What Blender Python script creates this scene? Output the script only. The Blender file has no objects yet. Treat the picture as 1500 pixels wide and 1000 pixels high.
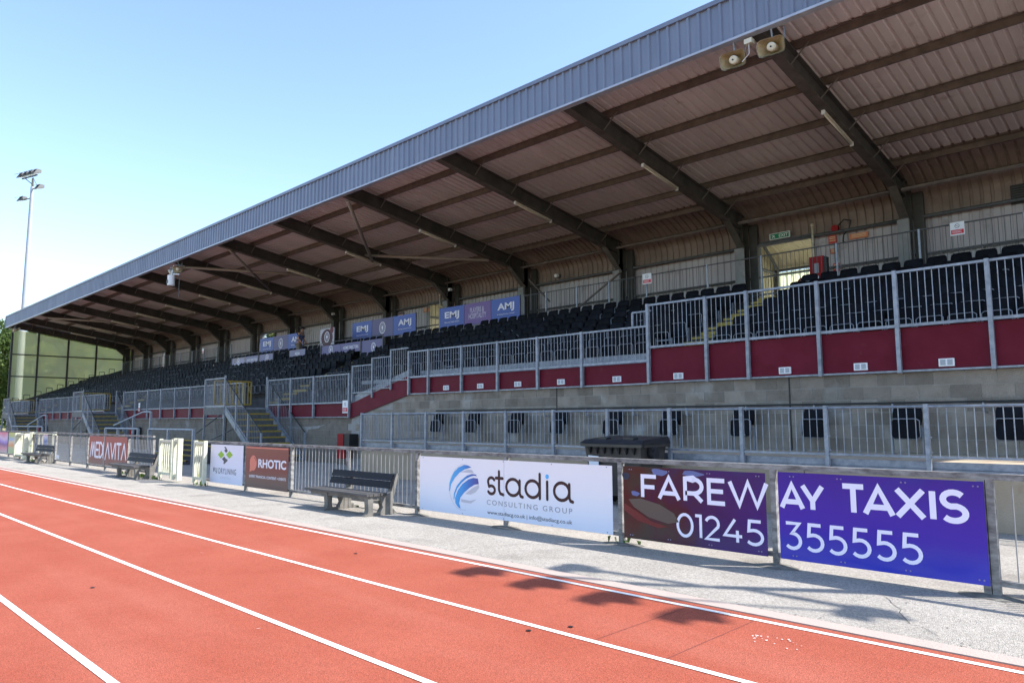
import bpy, bmesh, math, random
from mathutils import Vector, Matrix
random.seed(7)
SC = bpy.context.scene
COL = SC.collection
# ------------------------------------------------------------ camera
cam = bpy.data.cameras.new('camera'); camo = bpy.data.objects.new('camera', cam); COL.objects.link(camo)
yaw, pitch, roll = .774778, .106677, -.004095
F = Vector((-math.sin(yaw)*math.cos(pitch), math.cos(yaw)*math.cos(pitch), math.sin(pitch)))
R0 = Vector((math.cos(yaw), math.sin(yaw), 0)); U0 = R0.cross(F)
Rv = R0*math.cos(roll)+U0*math.sin(roll); Uv = -R0*math.sin(roll)+U0*math.cos(roll)
M = Matrix((Rv, Uv, -F)).transposed().to_4x4(); M.translation = Vector((0, 0, 1.452))
camo.matrix_world = M
cam.sensor_fit = 'HORIZONTAL'; cam.sensor_width = 36; cam.lens = 36*1063.07/1500
cam.clip_start = .05; cam.clip_end = 3000
SC.camera = camo
# ------------------------------------------------------------ sky, sun, exposure
SUN = Vector((.76, .53, 1)).normalized()
W = bpy.data.worlds.new('World'); SC.world = W; W.use_nodes = True
nt = W.node_tree; bg = nt.nodes['Background']
sky = nt.nodes.new('ShaderNodeTexSky'); sky.sky_type = 'NISHITA'; sky.sun_disc = False
sky.sun_elevation = math.asin(SUN.z); sky.sun_rotation = math.atan2(SUN.x, SUN.y)
sky.air_density = 1.0; sky.dust_density = .6; sky.ozone_density = 1.4
nt.links.new(sky.outputs[0], bg.inputs[0]); bg.inputs[1].default_value = .15
sl = bpy.data.lights.new('sun', 'SUN'); sl.energy = 4.0; sl.angle = math.radians(.53); sl.color = (1, .955, .89)
so = bpy.data.objects.new('sun', sl); COL.objects.link(so); so.rotation_euler = SUN.to_track_quat('Z', 'Y').to_euler(); so.location = (20, 10, 40)
SC.view_settings.view_transform = 'Standard'; SC.view_settings.look = 'None'; SC.view_settings.gamma = 1
SC.view_settings.use_curve_mapping = False; SC.view_settings.exposure = 1.3
SC.cycles.max_bounces = 8; SC.cycles.diffuse_bounces = 5; SC.cycles.glossy_bounces = 3; SC.cycles.transparent_max_bounces = 12
SC.cycles.sample_clamp_indirect = 6

# ------------------------------------------------------------ materials
MT = {}
def mat(name, col, rough=.6, metal=0., col2=None, scale=6., detail=4., lo=.35, hi=.65, bump=0., bscale=60., rnd=0., spec=.5, stretch=(1, 1, 1), stain=None):
    """principled with noise colour variation, fine relief and per-object tint"""
    if name in MT: return MT[name]
    m = bpy.data.materials.new(name); m.use_nodes = True; t = m.node_tree; L = t.links.new
    p = t.nodes['Principled BSDF']; p.inputs['Roughness'].default_value = rough; p.inputs['Metallic'].default_value = metal
    p.inputs['Specular IOR Level'].default_value = spec
    tc = t.nodes.new('ShaderNodeTexCoord'); mp = t.nodes.new('ShaderNodeMapping'); mp.inputs['Scale'].default_value = stretch
    geo = t.nodes.new('ShaderNodeNewGeometry'); L(geo.outputs['Position'], mp.inputs[0])
    src = None
    if col2:
        n = t.nodes.new('ShaderNodeTexNoise'); n.inputs['Scale'].default_value = scale; n.inputs['Detail'].default_value = detail
        n.inputs['Roughness'].default_value = .62
        L(mp.outputs[0], n.inputs['Vector'])
        r = t.nodes.new('ShaderNodeValToRGB'); r.color_ramp.elements[0].position = lo; r.color_ramp.elements[1].position = hi
        r.color_ramp.elements[0].color = (*col, 1); r.color_ramp.elements[1].color = (*col2, 1)
        L(n.outputs['Fac'], r.inputs[0]); src = r.outputs[0]
    else:
        rgb = t.nodes.new('ShaderNodeRGB'); rgb.outputs[0].default_value = (*col, 1); src = rgb.outputs[0]
    if stain:
        n2 = t.nodes.new('ShaderNodeTexNoise'); n2.inputs['Scale'].default_value = stain[1]; n2.inputs['Detail'].default_value = 6
        L(geo.outputs['Position'], n2.inputs['Vector'])
        r2 = t.nodes.new('ShaderNodeValToRGB'); r2.color_ramp.elements[0].position = stain[2]; r2.color_ramp.elements[1].position = stain[3]
        L(n2.outputs['Fac'], r2.inputs[0])
        mx = t.nodes.new('ShaderNodeMix'); mx.data_type = 'RGBA'; L(r2.outputs[0], mx.inputs['Factor']); L(src, mx.inputs['A']); mx.inputs['B'].default_value = (*stain[0], 1)
        src = mx.outputs['Result']
    if rnd:
        oi = t.nodes.new('ShaderNodeObjectInfo'); mr = t.nodes.new('ShaderNodeMapRange')
        mr.inputs['To Min'].default_value = 1-rnd; mr.inputs['To Max'].default_value = 1+rnd
        L(oi.outputs['Random'], mr.inputs['Value'])
        hs = t.nodes.new('ShaderNodeHueSaturation'); L(mr.outputs[0], hs.inputs['Value']); L(src, hs.inputs['Color']); src = hs.outputs[0]
    L(src, p.inputs['Base Color'])
    if bump:
        n = t.nodes.new('ShaderNodeTexNoise'); n.inputs['Scale'].default_value = bscale; n.inputs['Detail'].default_value = 5
        L(geo.outputs['Position'], n.inputs['Vector'])
        b = t.nodes.new('ShaderNodeBump'); b.inputs['Strength'].default_value = bump; b.inputs['Distance'].default_value = .02
        L(n.outputs['Fac'], b.inputs['Height']); L(b.outputs[0], p.inputs['Normal'])
    MT[name] = m
    return m

def m_track():
    m = mat('track_surface', (.285, .066, .038), .9, col2=(.335, .090, .056), scale=1.1, detail=9, lo=.3, hi=.72, bump=.5, bscale=260, spec=.2)
    t = m.node_tree; L = t.links.new; p = t.nodes['Principled BSDF']
    geo = [n for n in t.nodes if n.type == 'NEW_GEOMETRY'][0]
    src = p.inputs['Base Color'].links[0].from_socket
    n = t.nodes.new('ShaderNodeTexNoise'); n.inputs['Scale'].default_value = 170; n.inputs['Detail'].default_value = 3; L(geo.outputs['Position'], n.inputs['Vector'])
    r = t.nodes.new('ShaderNodeMapRange'); r.inputs['From Min'].default_value = .3; r.inputs['From Max'].default_value = .7; r.inputs['To Min'].default_value = .55; r.inputs['To Max'].default_value = 1.5
    L(n.outputs['Fac'], r.inputs['Value'])
    # long wear streaks along the lanes, pale dusty scuffs
    mp = t.nodes.new('ShaderNodeMapping'); mp.inputs['Scale'].default_value = (.25, 1.6, 1); L(geo.outputs['Position'], mp.inputs[0])
    n2 = t.nodes.new('ShaderNodeTexNoise'); n2.inputs['Scale'].default_value = 1.0; n2.inputs['Detail'].default_value = 8; L(mp.outputs[0], n2.inputs['Vector'])
    r2 = t.nodes.new('ShaderNodeValToRGB'); r2.color_ramp.elements[0].position = .5; r2.color_ramp.elements[1].position = .78
    r2.color_ramp.elements[1].color = (.30, .30, .30, 1); L(n2.outputs['Fac'], r2.inputs[0])
    mx = t.nodes.new('ShaderNodeMix'); mx.data_type = 'RGBA'; mx.inputs['B'].default_value = (.42, .16, .12, 1); L(r2.outputs[0], mx.inputs['Factor']); L(src, mx.inputs['A'])
    hs = t.nodes.new('ShaderNodeHueSaturation'); L(r.outputs[0], hs.inputs['Value']); L(mx.outputs['Result'], hs.inputs['Color'])
    L(hs.outputs[0], p.inputs['Base Color'])
    return m
TRACK = m_track()
def m_apron():
    m = mat('apron_tarmac', (.335, .308, .272), .92, col2=(.42, .39, .35), scale=.9, detail=8, lo=.3, hi=.7, bump=.9, bscale=140, spec=.15, stain=((.235, .215, .19), 1.2, .56, .80))
    t = m.node_tree; L = t.links.new; p = t.nodes['Principled BSDF']
    geo = [n for n in t.nodes if n.type == 'NEW_GEOMETRY'][0]; src = p.inputs['Base Color'].links[0].from_socket
    v = t.nodes.new('ShaderNodeTexVoronoi'); v.inputs['Scale'].default_value = 75; L(geo.outputs['Position'], v.inputs['Vector'])
    r = t.nodes.new('ShaderNodeMapRange'); r.inputs['From Min'].default_value = 0; r.inputs['From Max'].default_value = 1; r.inputs['To Min'].default_value = .74; r.inputs['To Max'].default_value = 1.24
    sx = t.nodes.new('ShaderNodeSeparateColor'); L(v.outputs['Color'], sx.inputs[0]); L(sx.outputs[0], r.inputs['Value'])
    hs = t.nodes.new('ShaderNodeHueSaturation'); L(r.outputs[0], hs.inputs['Value']); L(src, hs.inputs['Color']); L(hs.outputs[0], p.inputs['Base Color'])
    return m
APRON = m_apron()
PAINT = mat('line_paint', (.78, .78, .76), .7, col2=(.66, .62, .60), scale=7, detail=9, lo=.52, hi=.8, bump=.3, bscale=200)
KERB = mat('edging', (.38, .30, .26), .9, col2=(.33, .28, .25), scale=5, detail=7, bump=.3)
GRASS = mat('grass', (.05, .09, .02), .95, col2=(.10, .12, .035), scale=.6, detail=8, bump=.6, bscale=40)
DRYG = mat('dry_grass', (.30, .25, .11), .95, col2=(.17, .17, .06), scale=.35, detail=8, bump=.6, bscale=30)
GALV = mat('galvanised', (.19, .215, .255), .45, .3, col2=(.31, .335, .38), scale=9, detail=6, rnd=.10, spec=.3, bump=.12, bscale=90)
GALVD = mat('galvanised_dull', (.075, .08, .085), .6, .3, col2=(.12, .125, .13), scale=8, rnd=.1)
OLDRAIL = mat('weathered_rail', (.125, .118, .115), .8, .0, spec=.2, col2=(.32, .315, .305), scale=14, detail=8, lo=.38, hi=.62, bump=.35, bscale=120, stretch=(.4, 1, 1))
FLANGE = mat('rafter_flange_shading', (.072, .066, .060), .8, .0, spec=.2, col2=(.115, .104, .093), scale=3, detail=8, rnd=.1)  # lighter than the web: the flange's brighter shading is put into its colour
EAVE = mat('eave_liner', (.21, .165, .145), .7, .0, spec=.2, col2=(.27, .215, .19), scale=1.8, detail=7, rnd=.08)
STEEL = mat('dark_steel', (.048, .047, .045), .6, .0, spec=.3, col2=(.082, .078, .072), scale=2.2, detail=8, rnd=.12, stain=((.12, .10, .08), 3.0, .66, .80))
PURL = mat('purlin_steel', (.10, .08, .072), .6, .0, col2=(.155, .125, .11), scale=4, rnd=.1)
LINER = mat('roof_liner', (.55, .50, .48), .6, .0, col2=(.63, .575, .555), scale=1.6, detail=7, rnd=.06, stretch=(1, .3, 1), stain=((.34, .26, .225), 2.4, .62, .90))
WALLC = mat('wall_cladding', (.37, .335, .355), .55, .0, col2=(.45, .41, .43), scale=1.6, detail=6, rnd=.06, stretch=(1, 1, .3), stain=((.20, .18, .17), 2, .6, .8))
FASC = mat('fascia_blue_grey', (.165, .195, .275), .42, .15, col2=(.205, .235, .315), scale=1.3, detail=6, rnd=.07, stretch=(1, 1, .25))
FTRIM = mat('fascia_trim', (.36, .39, .47), .4, .2, col2=(.45, .48, .55), scale=4)
BLOCK = mat('concrete_block', (.215, .185, .152), .95, spec=.1, col2=(.31, .275, .235), scale=3.0, detail=9, lo=.3, hi=.7, bump=.9, bscale=70, rnd=.22, stain=((.40, .39, .37), 1.1, .58, .72))
MORT = mat('mortar', (.34, .325, .30), .95, col2=(.28, .275, .265), scale=8, bump=.4)
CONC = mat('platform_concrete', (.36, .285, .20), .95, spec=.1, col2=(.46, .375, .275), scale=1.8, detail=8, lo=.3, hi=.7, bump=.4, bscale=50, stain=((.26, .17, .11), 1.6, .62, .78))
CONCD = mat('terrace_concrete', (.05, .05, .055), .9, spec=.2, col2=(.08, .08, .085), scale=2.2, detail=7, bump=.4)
MAROON = mat('maroon_panel', (.112, .006, .018), .5, spec=.12, col2=(.135, .011, .026), scale=2.3, detail=8, lo=.38, hi=.7, rnd=.06, stain=((.15, .030, .042), 4.5, .64, .86))
WHITE = mat('white_plastic', (.72, .74, .76), .45)
VENTG = mat('vent_slots', (.26, .31, .36), .6)
BLACKP = mat('black_plastic', (.010, .011, .014), .38, col2=(.022, .023, .028), scale=6, rnd=.3)
SEATP = mat('seat_plastic', (.0035, .004, .006), .62, col2=(.007, .008, .012), scale=5, rnd=.45, spec=.10)
SEATFR = mat('seat_tube', (.22, .24, .27), .5, .2)
YEL = mat('yellow_paint', (.36, .24, .025), .6, col2=(.24, .17, .04), scale=12, lo=.45, hi=.75)
YELST = mat('step_nosing', (.34, .24, .03), .7, col2=(.20, .16, .05), scale=14, lo=.45, hi=.75)
CREAM = mat('cream_gate_paint', (.56, .56, .44), .6, col2=(.44, .45, .30), scale=9, detail=7, lo=.5, hi=.75, stain=((.20, .23, .06), 6, .62, .74))
BPLANK = mat('bench_plank', (.010, .011, .018), .6, spec=.2, col2=(.020, .021, .030), scale=5, detail=7, rnd=.2, bump=.3, bscale=90, stretch=(.4, 4, 4))
BSEAT = mat('bench_seat_plank', (.045, .044, .046), .6, spec=.3, col2=(.085, .082, .082), scale=5, detail=7, rnd=.15, bump=.3, stretch=(.4, 4, 4))
BLEG = mat('bench_leg', (.13, .125, .115), .8, spec=.2, col2=(.20, .19, .175), scale=6, detail=8, bump=.4, bscale=80)
BINM = mat('bin_plastic', (.028, .026, .025), .45, col2=(.045, .040, .036), scale=3, detail=7, stain=((.085, .07, .055), 3, .62, .82))
RED = mat('red_box_paint', (.30, .006, .010), .5, spec=.2, col2=(.24, .008, .010), scale=5)
TUBE = mat('lamp_casing', (.50, .45, .37), .5, col2=(.58, .53, .45), scale=6)
HORN = mat('horn_cream', (.66, .62, .50), .55, col2=(.50, .45, .34), scale=6, detail=6, lo=.45, hi=.75)
HORNIN = mat('horn_inside', (.32, .25, .14), .6, col2=(.44, .36, .22), scale=6)
MASTM = mat('mast_steel', (.30, .32, .37), .5, .1, col2=(.36, .38, .43), scale=.8)
LAMPB = mat('floodlight_body', (.13, .13, .13), .5, .4); LAMPG = mat('floodlight_glass', (.55, .50, .40), .25)
BLACK = mat('black_steel', (.012, .013, .015), .45, .2)
BARK = mat('bark', (.09, .065, .045), .9, col2=(.13, .10, .07), scale=5, bump=.6)
def leafmat(name, a, b):
    m = mat(name, a, .6, col2=b, scale=1.3, detail=3, spec=.3); t = m.node_tree; p = t.nodes['Principled BSDF']
    p.inputs['Subsurface Weight'].default_value = 0
    tr = t.nodes.new('ShaderNodeBsdfTranslucent'); src = p.inputs['Base Color'].links[0].from_socket; t.links.new(src, tr.inputs[0])
    mx = t.nodes.new('ShaderNodeMixShader'); mx.inputs[0].default_value = .38
    o = t.nodes['Material Output']; t.links.new(p.outputs[0], mx.inputs[1]); t.links.new(tr.outputs[0], mx.inputs[2]); t.links.new(mx.outputs[0], o.inputs[0])
    return m
LEAF = [leafmat('leaf_dark', (.045, .085, .018), (.09, .14, .03)), leafmat('leaf_olive', (.10, .13, .03), (.17, .19, .05)), leafmat('leaf_mid', (.06, .115, .02), (.12, .17, .04))]
def m_screen():
    m = bpy.data.materials.new('frosted_screen'); m.use_nodes = True; t = m.node_tree; t.nodes.clear(); L = t.links.new
    o = t.nodes.new('ShaderNodeOutputMaterial'); r = t.nodes.new('ShaderNodeBsdfRefraction'); r.inputs['IOR'].default_value = 1.02; r.inputs['Roughness'].default_value = .35
    r.inputs['Color'].default_value = (.90, .91, .76, 1)
    d = t.nodes.new('ShaderNodeBsdfTranslucent'); d.inputs[0].default_value = (.86, .86, .58, 1)
    g = t.nodes.new('ShaderNodeBsdfGlossy'); g.inputs['Roughness'].default_value = .25; g.inputs[0].default_value = (.8, .85, .9, 1)
    n = t.nodes.new('ShaderNodeTexNoise'); n.inputs['Scale'].default_value = .9; n.inputs['Detail'].default_value = 5
    rr = t.nodes.new('ShaderNodeMapRange'); rr.inputs['To Min'].default_value = .12; rr.inputs['To Max'].default_value = .32; L(n.outputs['Fac'], rr.inputs['Value'])
    a = t.nodes.new('ShaderNodeMixShader'); L(rr.outputs[0], a.inputs[0]); L(r.outputs[0], a.inputs[1]); L(d.outputs[0], a.inputs[2])
    b = t.nodes.new('ShaderNodeMixShader'); b.inputs[0].default_value = .06; L(a.outputs[0], b.inputs[1]); L(g.outputs[0], b.inputs[2]); L(b.outputs[0], o.inputs[0])
    return m
SCREEN = m_screen()
def m_trans(name, c, f=.6):
    m = mat(name, c, .6); t = m.node_tree; p = t.nodes['Principled BSDF']; tr = t.nodes.new('ShaderNodeBsdfTranslucent'); tr.inputs[0].default_value = (*c, 1)
    mx = t.nodes.new('ShaderNodeMixShader'); mx.inputs[0].default_value = f; t.links.new(p.outputs[0], mx.inputs[1]); t.links.new(tr.outputs[0], mx.inputs[2]); t.links.new(mx.outputs[0], t.nodes['Material Output'].inputs[0])
    return m
SKYLT = m_trans('translucent_sheet', (.80, .78, .50), .8)
PORCH = mat('porch_cladding', (.50, .45, .30), .6, col2=(.42, .38, .27), scale=3)

def m_print(name, stops, axis='X', a=-1., b=1., rough=.25, noise=0., spec=.5, wav=0.):
    """flat printed board: a printed gradient along an axis of the board"""
    m = bpy.data.materials.new(name); m.use_nodes = True; t = m.node_tree; L = t.links.new; p = t.nodes['Principled BSDF']
    p.inputs['Roughness'].default_value = rough; p.inputs['Specular IOR Level'].default_value = spec
    g = t.nodes.new('ShaderNodeNewGeometry'); s = t.nodes.new('ShaderNodeSeparateXYZ'); L(g.outputs['Position'], s.inputs[0])
    mr = t.nodes.new('ShaderNodeMapRange'); mr.inputs['From Min'].default_value = a; mr.inputs['From Max'].default_value = b
    L(s.outputs[axis], mr.inputs['Value']); fac = mr.outputs[0]
    if noise:
        n = t.nodes.new('ShaderNodeTexNoise'); n.inputs['Scale'].default_value = 2.2; n.inputs['Detail'].default_value = 3; L(g.outputs['Position'], n.inputs['Vector'])
        ad = t.nodes.new('ShaderNodeMath'); ad.operation = 'MULTIPLY_ADD'; L(n.outputs['Fac'], ad.inputs[0]); ad.inputs[1].default_value = noise; L(fac, ad.inputs[2])
        sb = t.nodes.new('ShaderNodeMath'); sb.operation = 'SUBTRACT'; L(ad.outputs[0], sb.inputs[0]); sb.inputs[1].default_value = noise*.5; fac = sb.outputs[0]
    r = t.nodes.new('ShaderNodeValToRGB'); e = r.color_ramp.elements
    while len(e) < len(stops): e.new(.5)
    for i, (pos, c) in enumerate(stops): e[i].position = pos; e[i].color = (*c, 1)
    L(fac, r.inputs[0]); L(r.outputs[0], p.inputs['Base Color'])
    if wav:
        n = t.nodes.new('ShaderNodeTexNoise'); n.inputs['Scale'].default_value = 2.5; n.inputs['Detail'].default_value = 1; L(g.outputs['Position'], n.inputs['Vector'])
        bp_ = t.nodes.new('ShaderNodeBump'); bp_.inputs['Strength'].default_value = wav; bp_.inputs['Distance'].default_value = .1; L(n.outputs['Fac'], bp_.inputs['Height']); L(bp_.outputs[0], p.inputs['Normal'])
    return m
def flat(name, c, rough=.5): return mat('print_'+name, c, rough, spec=.3)

# ------------------------------------------------------------ mesh helpers
class MB:
    def __init__(s): s.v = []; s.f = []
    def quad(s, a, b, c, d):
        n = len(s.v); s.v += [tuple(a), tuple(b), tuple(c), tuple(d)]; s.f.append((n, n+1, n+2, n+3)); return s
    def poly(s, pts):
        n = len(s.v); s.v += [tuple(p) for p in pts]; s.f.append(tuple(range(n, n+len(pts)))); return s
    def box(s, x0, x1, y0, y1, z0, z1):
        n = len(s.v)
        s.v += [(x0, y0, z0), (x1, y0, z0), (x1, y1, z0), (x0, y1, z0), (x0, y0, z1), (x1, y0, z1), (x1, y1, z1), (x0, y1, z1)]
        s.f += [tuple(n+i for i in q) for q in ((0, 3, 2, 1), (4, 5, 6, 7), (0, 1, 5, 4), (1, 2, 6, 5), (2, 3, 7, 6), (3, 0, 4, 7))]; return s
    def prism(s, prof, d):
        """closed polygon (list of points) swept by vector d"""
        n = len(s.v); k = len(prof); d = Vector(d)
        s.v += [tuple(p) for p in prof] + [tuple(Vector(p)+d) for p in prof]
        s.f.append(tuple(n+i for i in range(k))[::-1]); s.f.append(tuple(n+k+i for i in range(k)))
        for i in range(k): j = (i+1) % k; s.f.append((n+i, n+j, n+k+j, n+k+i))
        return s
    def tube(s, a, b, r, n=6, r2=None, caps=True):
        a = Vector(a); b = Vector(b); d = (b-a).normalized(); r2 = r if r2 is None else r2
        u = d.orthogonal().normalized() if abs(d.z) < .9 else Vector((1, 0, 0)).cross(d).normalized(); w = d.cross(u)
        k = len(s.v); off = math.pi/n
        for c, q in ((a, r), (b, r2)):
            for i in range(n): t = 2*math.pi*i/n+off; s.v.append(tuple(c+u*q*math.cos(t)+w*q*math.sin(t)))
        for i in range(n): j = (i+1) % n; s.f.append((k+i, k+j, k+n+j, k+n+i))
        if caps: s.f.append(tuple(k+i for i in range(n))[::-1]); s.f.append(tuple(k+n+i for i in range(n)))
        return s
    def path(s, pts, r, n=6):
        for a, b in zip(pts, pts[1:]): s.tube(a, b, r, n)
        return s
    def bar(s, a, b, w, h):
        """rectangular bar from a to b, width w (horizontal), height h"""
        a = Vector(a); b = Vector(b); d = (b-a).normalized(); u = d.cross(Vector((0, 0, 1)))
        u = u.normalized() if u.length > 1e-4 else Vector((1, 0, 0)); v = u.cross(d).normalized()
        p = [a+u*x*w/2+v*y*h/2 for x, y in ((-1, -1), (1, -1), (1, 1), (-1, 1))]
        return s.prism(p, b-a)
    def add(s, o, off=(0, 0, 0)):
        n = len(s.v); s.v += [(x+off[0], y+off[1], z+off[2]) for x, y, z in o.v]; s.f += [tuple(n+i for i in f) for f in o.f]; return s
    def mesh(s, name, m, smooth=False):
        me = bpy.data.meshes.new(name); me.from_pydata(s.v, [], s.f); me.validate()
        bm = bmesh.new(); bm.from_mesh(me); bmesh.ops.recalc_face_normals(bm, faces=bm.faces); bm.to_mesh(me); bm.free()
        if m: me.materials.append(m)
        if smooth:
            for p in me.polygons: p.use_smooth = True
        return me
    def build(s, name, m, parent=None, loc=(0, 0, 0), smooth=False, **k):
        return place(name, s.mesh(name, m, smooth), parent, loc, **k)
def place(name, me, parent=None, loc=(0, 0, 0), **k):
    o = bpy.data.objects.new(name, me); COL.objects.link(o); o.location = loc
    if parent: o.parent = parent
    for a, b in k.items(): o[a] = b
    return o
def thing(name, label, cat, loc=(0, 0, 0), group=None, rz=0):
    o = bpy.data.objects.new(name, None); COL.objects.link(o); o.location = loc; o.rotation_euler.z = rz; o.empty_display_size = .2
    o['label'] = label; o['category'] = cat
    if group: o['group'] = group
    return o
def tag(o, label, cat, group=None):
    o['label'] = label; o['category'] = cat
    if group: o['group'] = group
    return o
def copy_tree(o, parent=None):
    c = o.copy(); COL.objects.link(c); c.parent = parent
    for ch in [x for x in o.children]: copy_tree(ch, c)
    return c
def text_mesh(body, x0, x1, z0, z1, Y, m, parent, name='lettering', bold=.0, space=1.):
    d = bpy.data.curves.new('lettering', 'FONT'); d.body = body; d.size = 1; d.offset = bold; d.resolution_u = 4; d.space_character = space
    o = bpy.data.objects.new('lettering_tmp', d); COL.objects.link(o); bpy.context.view_layer.update()
    me = bpy.data.meshes.new_from_object(o.evaluated_get(bpy.context.evaluated_depsgraph_get())); bpy.data.objects.remove(o)
    xs = [v.co.x for v in me.vertices]; ys = [v.co.y for v in me.vertices]
    a, b, c, e = min(xs), max(xs), min(ys), max(ys)
    for v in me.vertices:
        x, y = v.co.x, v.co.y
        v.co = Vector((x0+(x-a)/(b-a)*(x1-x0), Y, z0+(y-c)/(e-c)*(z1-z0)))
    me.materials.clear(); me.materials.append(m); me.name = name
    return place(name, me, parent)
def strokes(lines, w, Y, mb=None, caps=False):
    """flat thick strokes in the XZ plane"""
    mb = mb or MB(); k = 0
    for ln in lines:
        for (ax, az), (bx, bz) in zip(ln, ln[1:]):
            dx, dz = bx-ax, bz-az; l = math.hypot(dx, dz) or 1e-6; nx, nz = -dz/l*w/2, dx/l*w/2; ex, ez = dx/l*w*.02, dz/l*w*.02
            y = Y-.00003*(k % 9); k += 1
            mb.quad((ax+nx-ex, y, az+nz-ez), (bx+nx+ex, y, bz+nz+ez), (bx-nx+ex, y, bz-nz+ez), (ax-nx-ex, y, az-nz-ez))
        for (ax, az) in (ln if caps else ln[1:-1]):
            y = Y-.00003*(k % 9)-.0003; k += 1
            mb.poly([(ax+math.cos(t*math.pi/5)*w/2, y, az+math.sin(t*math.pi/5)*w/2) for t in range(10)])
    return mb
def arc(cx, cz, rx, rz, a0, a1, n=14):
    return [(cx+rx*math.cos(math.radians(a0+(a1-a0)*i/n)), cz+rz*math.sin(math.radians(a0+(a1-a0)*i/n))) for i in range(n+1)]
GL = {'F': (.74, [[(0, 0), (0, 1), (1, 1)], [(0, .50), (.88, .50)]]), 'A': (1.02, [[(0, 0), (.5, 1), (1, 0)], [(.17, .27), (.83, .27)]]), 'R': (.82, [[(0, 0), (0, 1), (.5, 1)]+arc(.5, .675, .5, .325, 90, -90, 10)+[(0, .35)], [(.55, .35), (1, 0)]]),
      'E': (.74, [[(1, 1), (0, 1), (0, 0), (1, 0)], [(0, .52), (.9, .52)]]), 'W': (1.62, [[(0, 1), (.26, 0), (.5, 1), (.74, 0), (1, 1)]]), 'Y': (.92, [[(0, 1), (.5, .36), (1, 1)], [(.5, .36), (.5, 0)]]), 'T': (.82, [[(0, 1), (1, 1)], [(.5, 1), (.5, 0)]]),
      'X': (.92, [[(0, 1), (1, 0)], [(0, 0), (1, 1)]]), 'I': (.001, [[(0, 1), (0, 0)]]), 'S': (.76, [arc(.5, .745, .46, .255, 35, 255, 12)+arc(.5, .26, .5, .26, 75, -145, 13)]), 'O': (1.0, [arc(.5, .5, .5, .5, 0, 360, 24)]), 'H': (.85, [[(0, 0), (0, 1)], [(1, 0), (1, 1)], [(0, .5), (1, .5)]]), 'C': (.92, [arc(.5, .5, .5, .5, 45, 315, 20)]),
      '0': (.74, [arc(.5, .5, .5, .5, 0, 360, 22)]), '1': (.26, [[(0, 1), (1, 1), (1, 0)]]), '2': (.66, [arc(.48, .70, .46, .30, 160, -25, 10)+[(.02, 0), (1, 0)]]), '3': (.68, [[(.03, 1), (.92, 1), (.42, .60)]+arc(.45, .30, .52, .30, 80, -140, 12)]), '4': (.80, [[(.62, 1), (0, .27), (1, .27)], [(.74, .52), (.74, 0)]]), '5': (.68, [[(.90, 1), (.16, 1), (.10, .57)]+arc(.44, .305, .54, .305, 95, -140, 12)]), ' ': (.3, [])}
KERN = {'FA': -.16, 'AR': .0, 'RE': .02, 'EW': -.08, 'AY': -.2, 'TA': -.26, 'AX': -.12, 'XI': .02, 'IS': .02, '01': -.08}
def glyphs(body, x0, x1, z0, z1, w, Y, m, parent, gap=.30):
    h = z1-z0-w; kr = [gap+KERN.get(body[i:i+2], 0) for i in range(len(body)-1)]+[0]; tot = sum(GL[c][0] for c in body)+sum(kr); sx = (x1-x0-w)/tot; x = x0+w/2; ls = []
    for ci, c in enumerate(body):
        gw, st = GL[c]
        for l in st: ls.append([(x+a*gw*sx, z0+w/2+b*h) for a, b in l])
        x += (gw+kr[ci])*sx
    mb = MB(); k = 0
    for ln in ls:
        # mitred ribbon along each polyline
        n = len(ln); closed = math.hypot(ln[0][0]-ln[-1][0], ln[0][1]-ln[-1][1]) < 1e-5; L_, R_ = [], []
        for i in range(n):
            a = ln[i-1] if i else (ln[-2] if closed else None); b = ln[i+1] if i < n-1 else (ln[1] if closed else None); p = ln[i]
            def nn(u, v): dx, dz = v[0]-u[0], v[1]-u[1]; l = math.hypot(dx, dz) or 1e-9; return (-dz/l, dx/l)
            if a and b:
                n1, n2 = nn(a, p), nn(p, b); mx, mz = n1[0]+n2[0], n1[1]+n2[1]; q = mx*mx+mz*mz
                if q < .12: mx, mz = n1; sc = 1
                else: sc = min(2/q, 1.75/math.sqrt(q)*1)
                ox, oz = mx*sc*w/2, mz*sc*w/2
            else:
                n1 = nn(a, p) if a else nn(p, b); ox, oz = n1[0]*w/2, n1[1]*w/2
            L_.append((p[0]+ox, p[1]+oz)); R_.append((p[0]-ox, p[1]-oz))
        y = Y-.00012*(k % 6); k += 1
        for i in range(n-1): mb.quad((L_[i][0], y, L_[i][1]), (L_[i+1][0], y, L_[i+1][1]), (R_[i+1][0], y, R_[i+1][1]), (R_[i][0], y, R_[i][1]))
    # lines extend by half a stroke at open straight ends
    return mb.build('lettering', m, parent)
def disc(mb, cx, cz, rx, rz, Y, n=20):
    mb.poly([(cx+rx*math.cos(2*math.pi*i/n), Y, cz+rz*math.sin(2*math.pi*i/n)) for i in range(n)]); return mb
def ring(mb, cx, cz, rx, rz, t, Y, n=24):
    for i in range(n):
        a, b = 2*math.pi*i/n, 2*math.pi*(i+1)/n
        q = [(cx+r*math.cos(g), Y, cz+r*rz/rx*math.sin(g)) for r, g in ((rx, a), (rx, b), (rx-t, b), (rx-t, a))]; mb.quad(*q)
    return mb

XL, XR = -71.0, 2.85           # ends of the stand
RAF = [-6.16-5.014*k for k in range(-1, 13)]
def roof_z(Y): return 9.80-.155*(Y-13.3)

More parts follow.
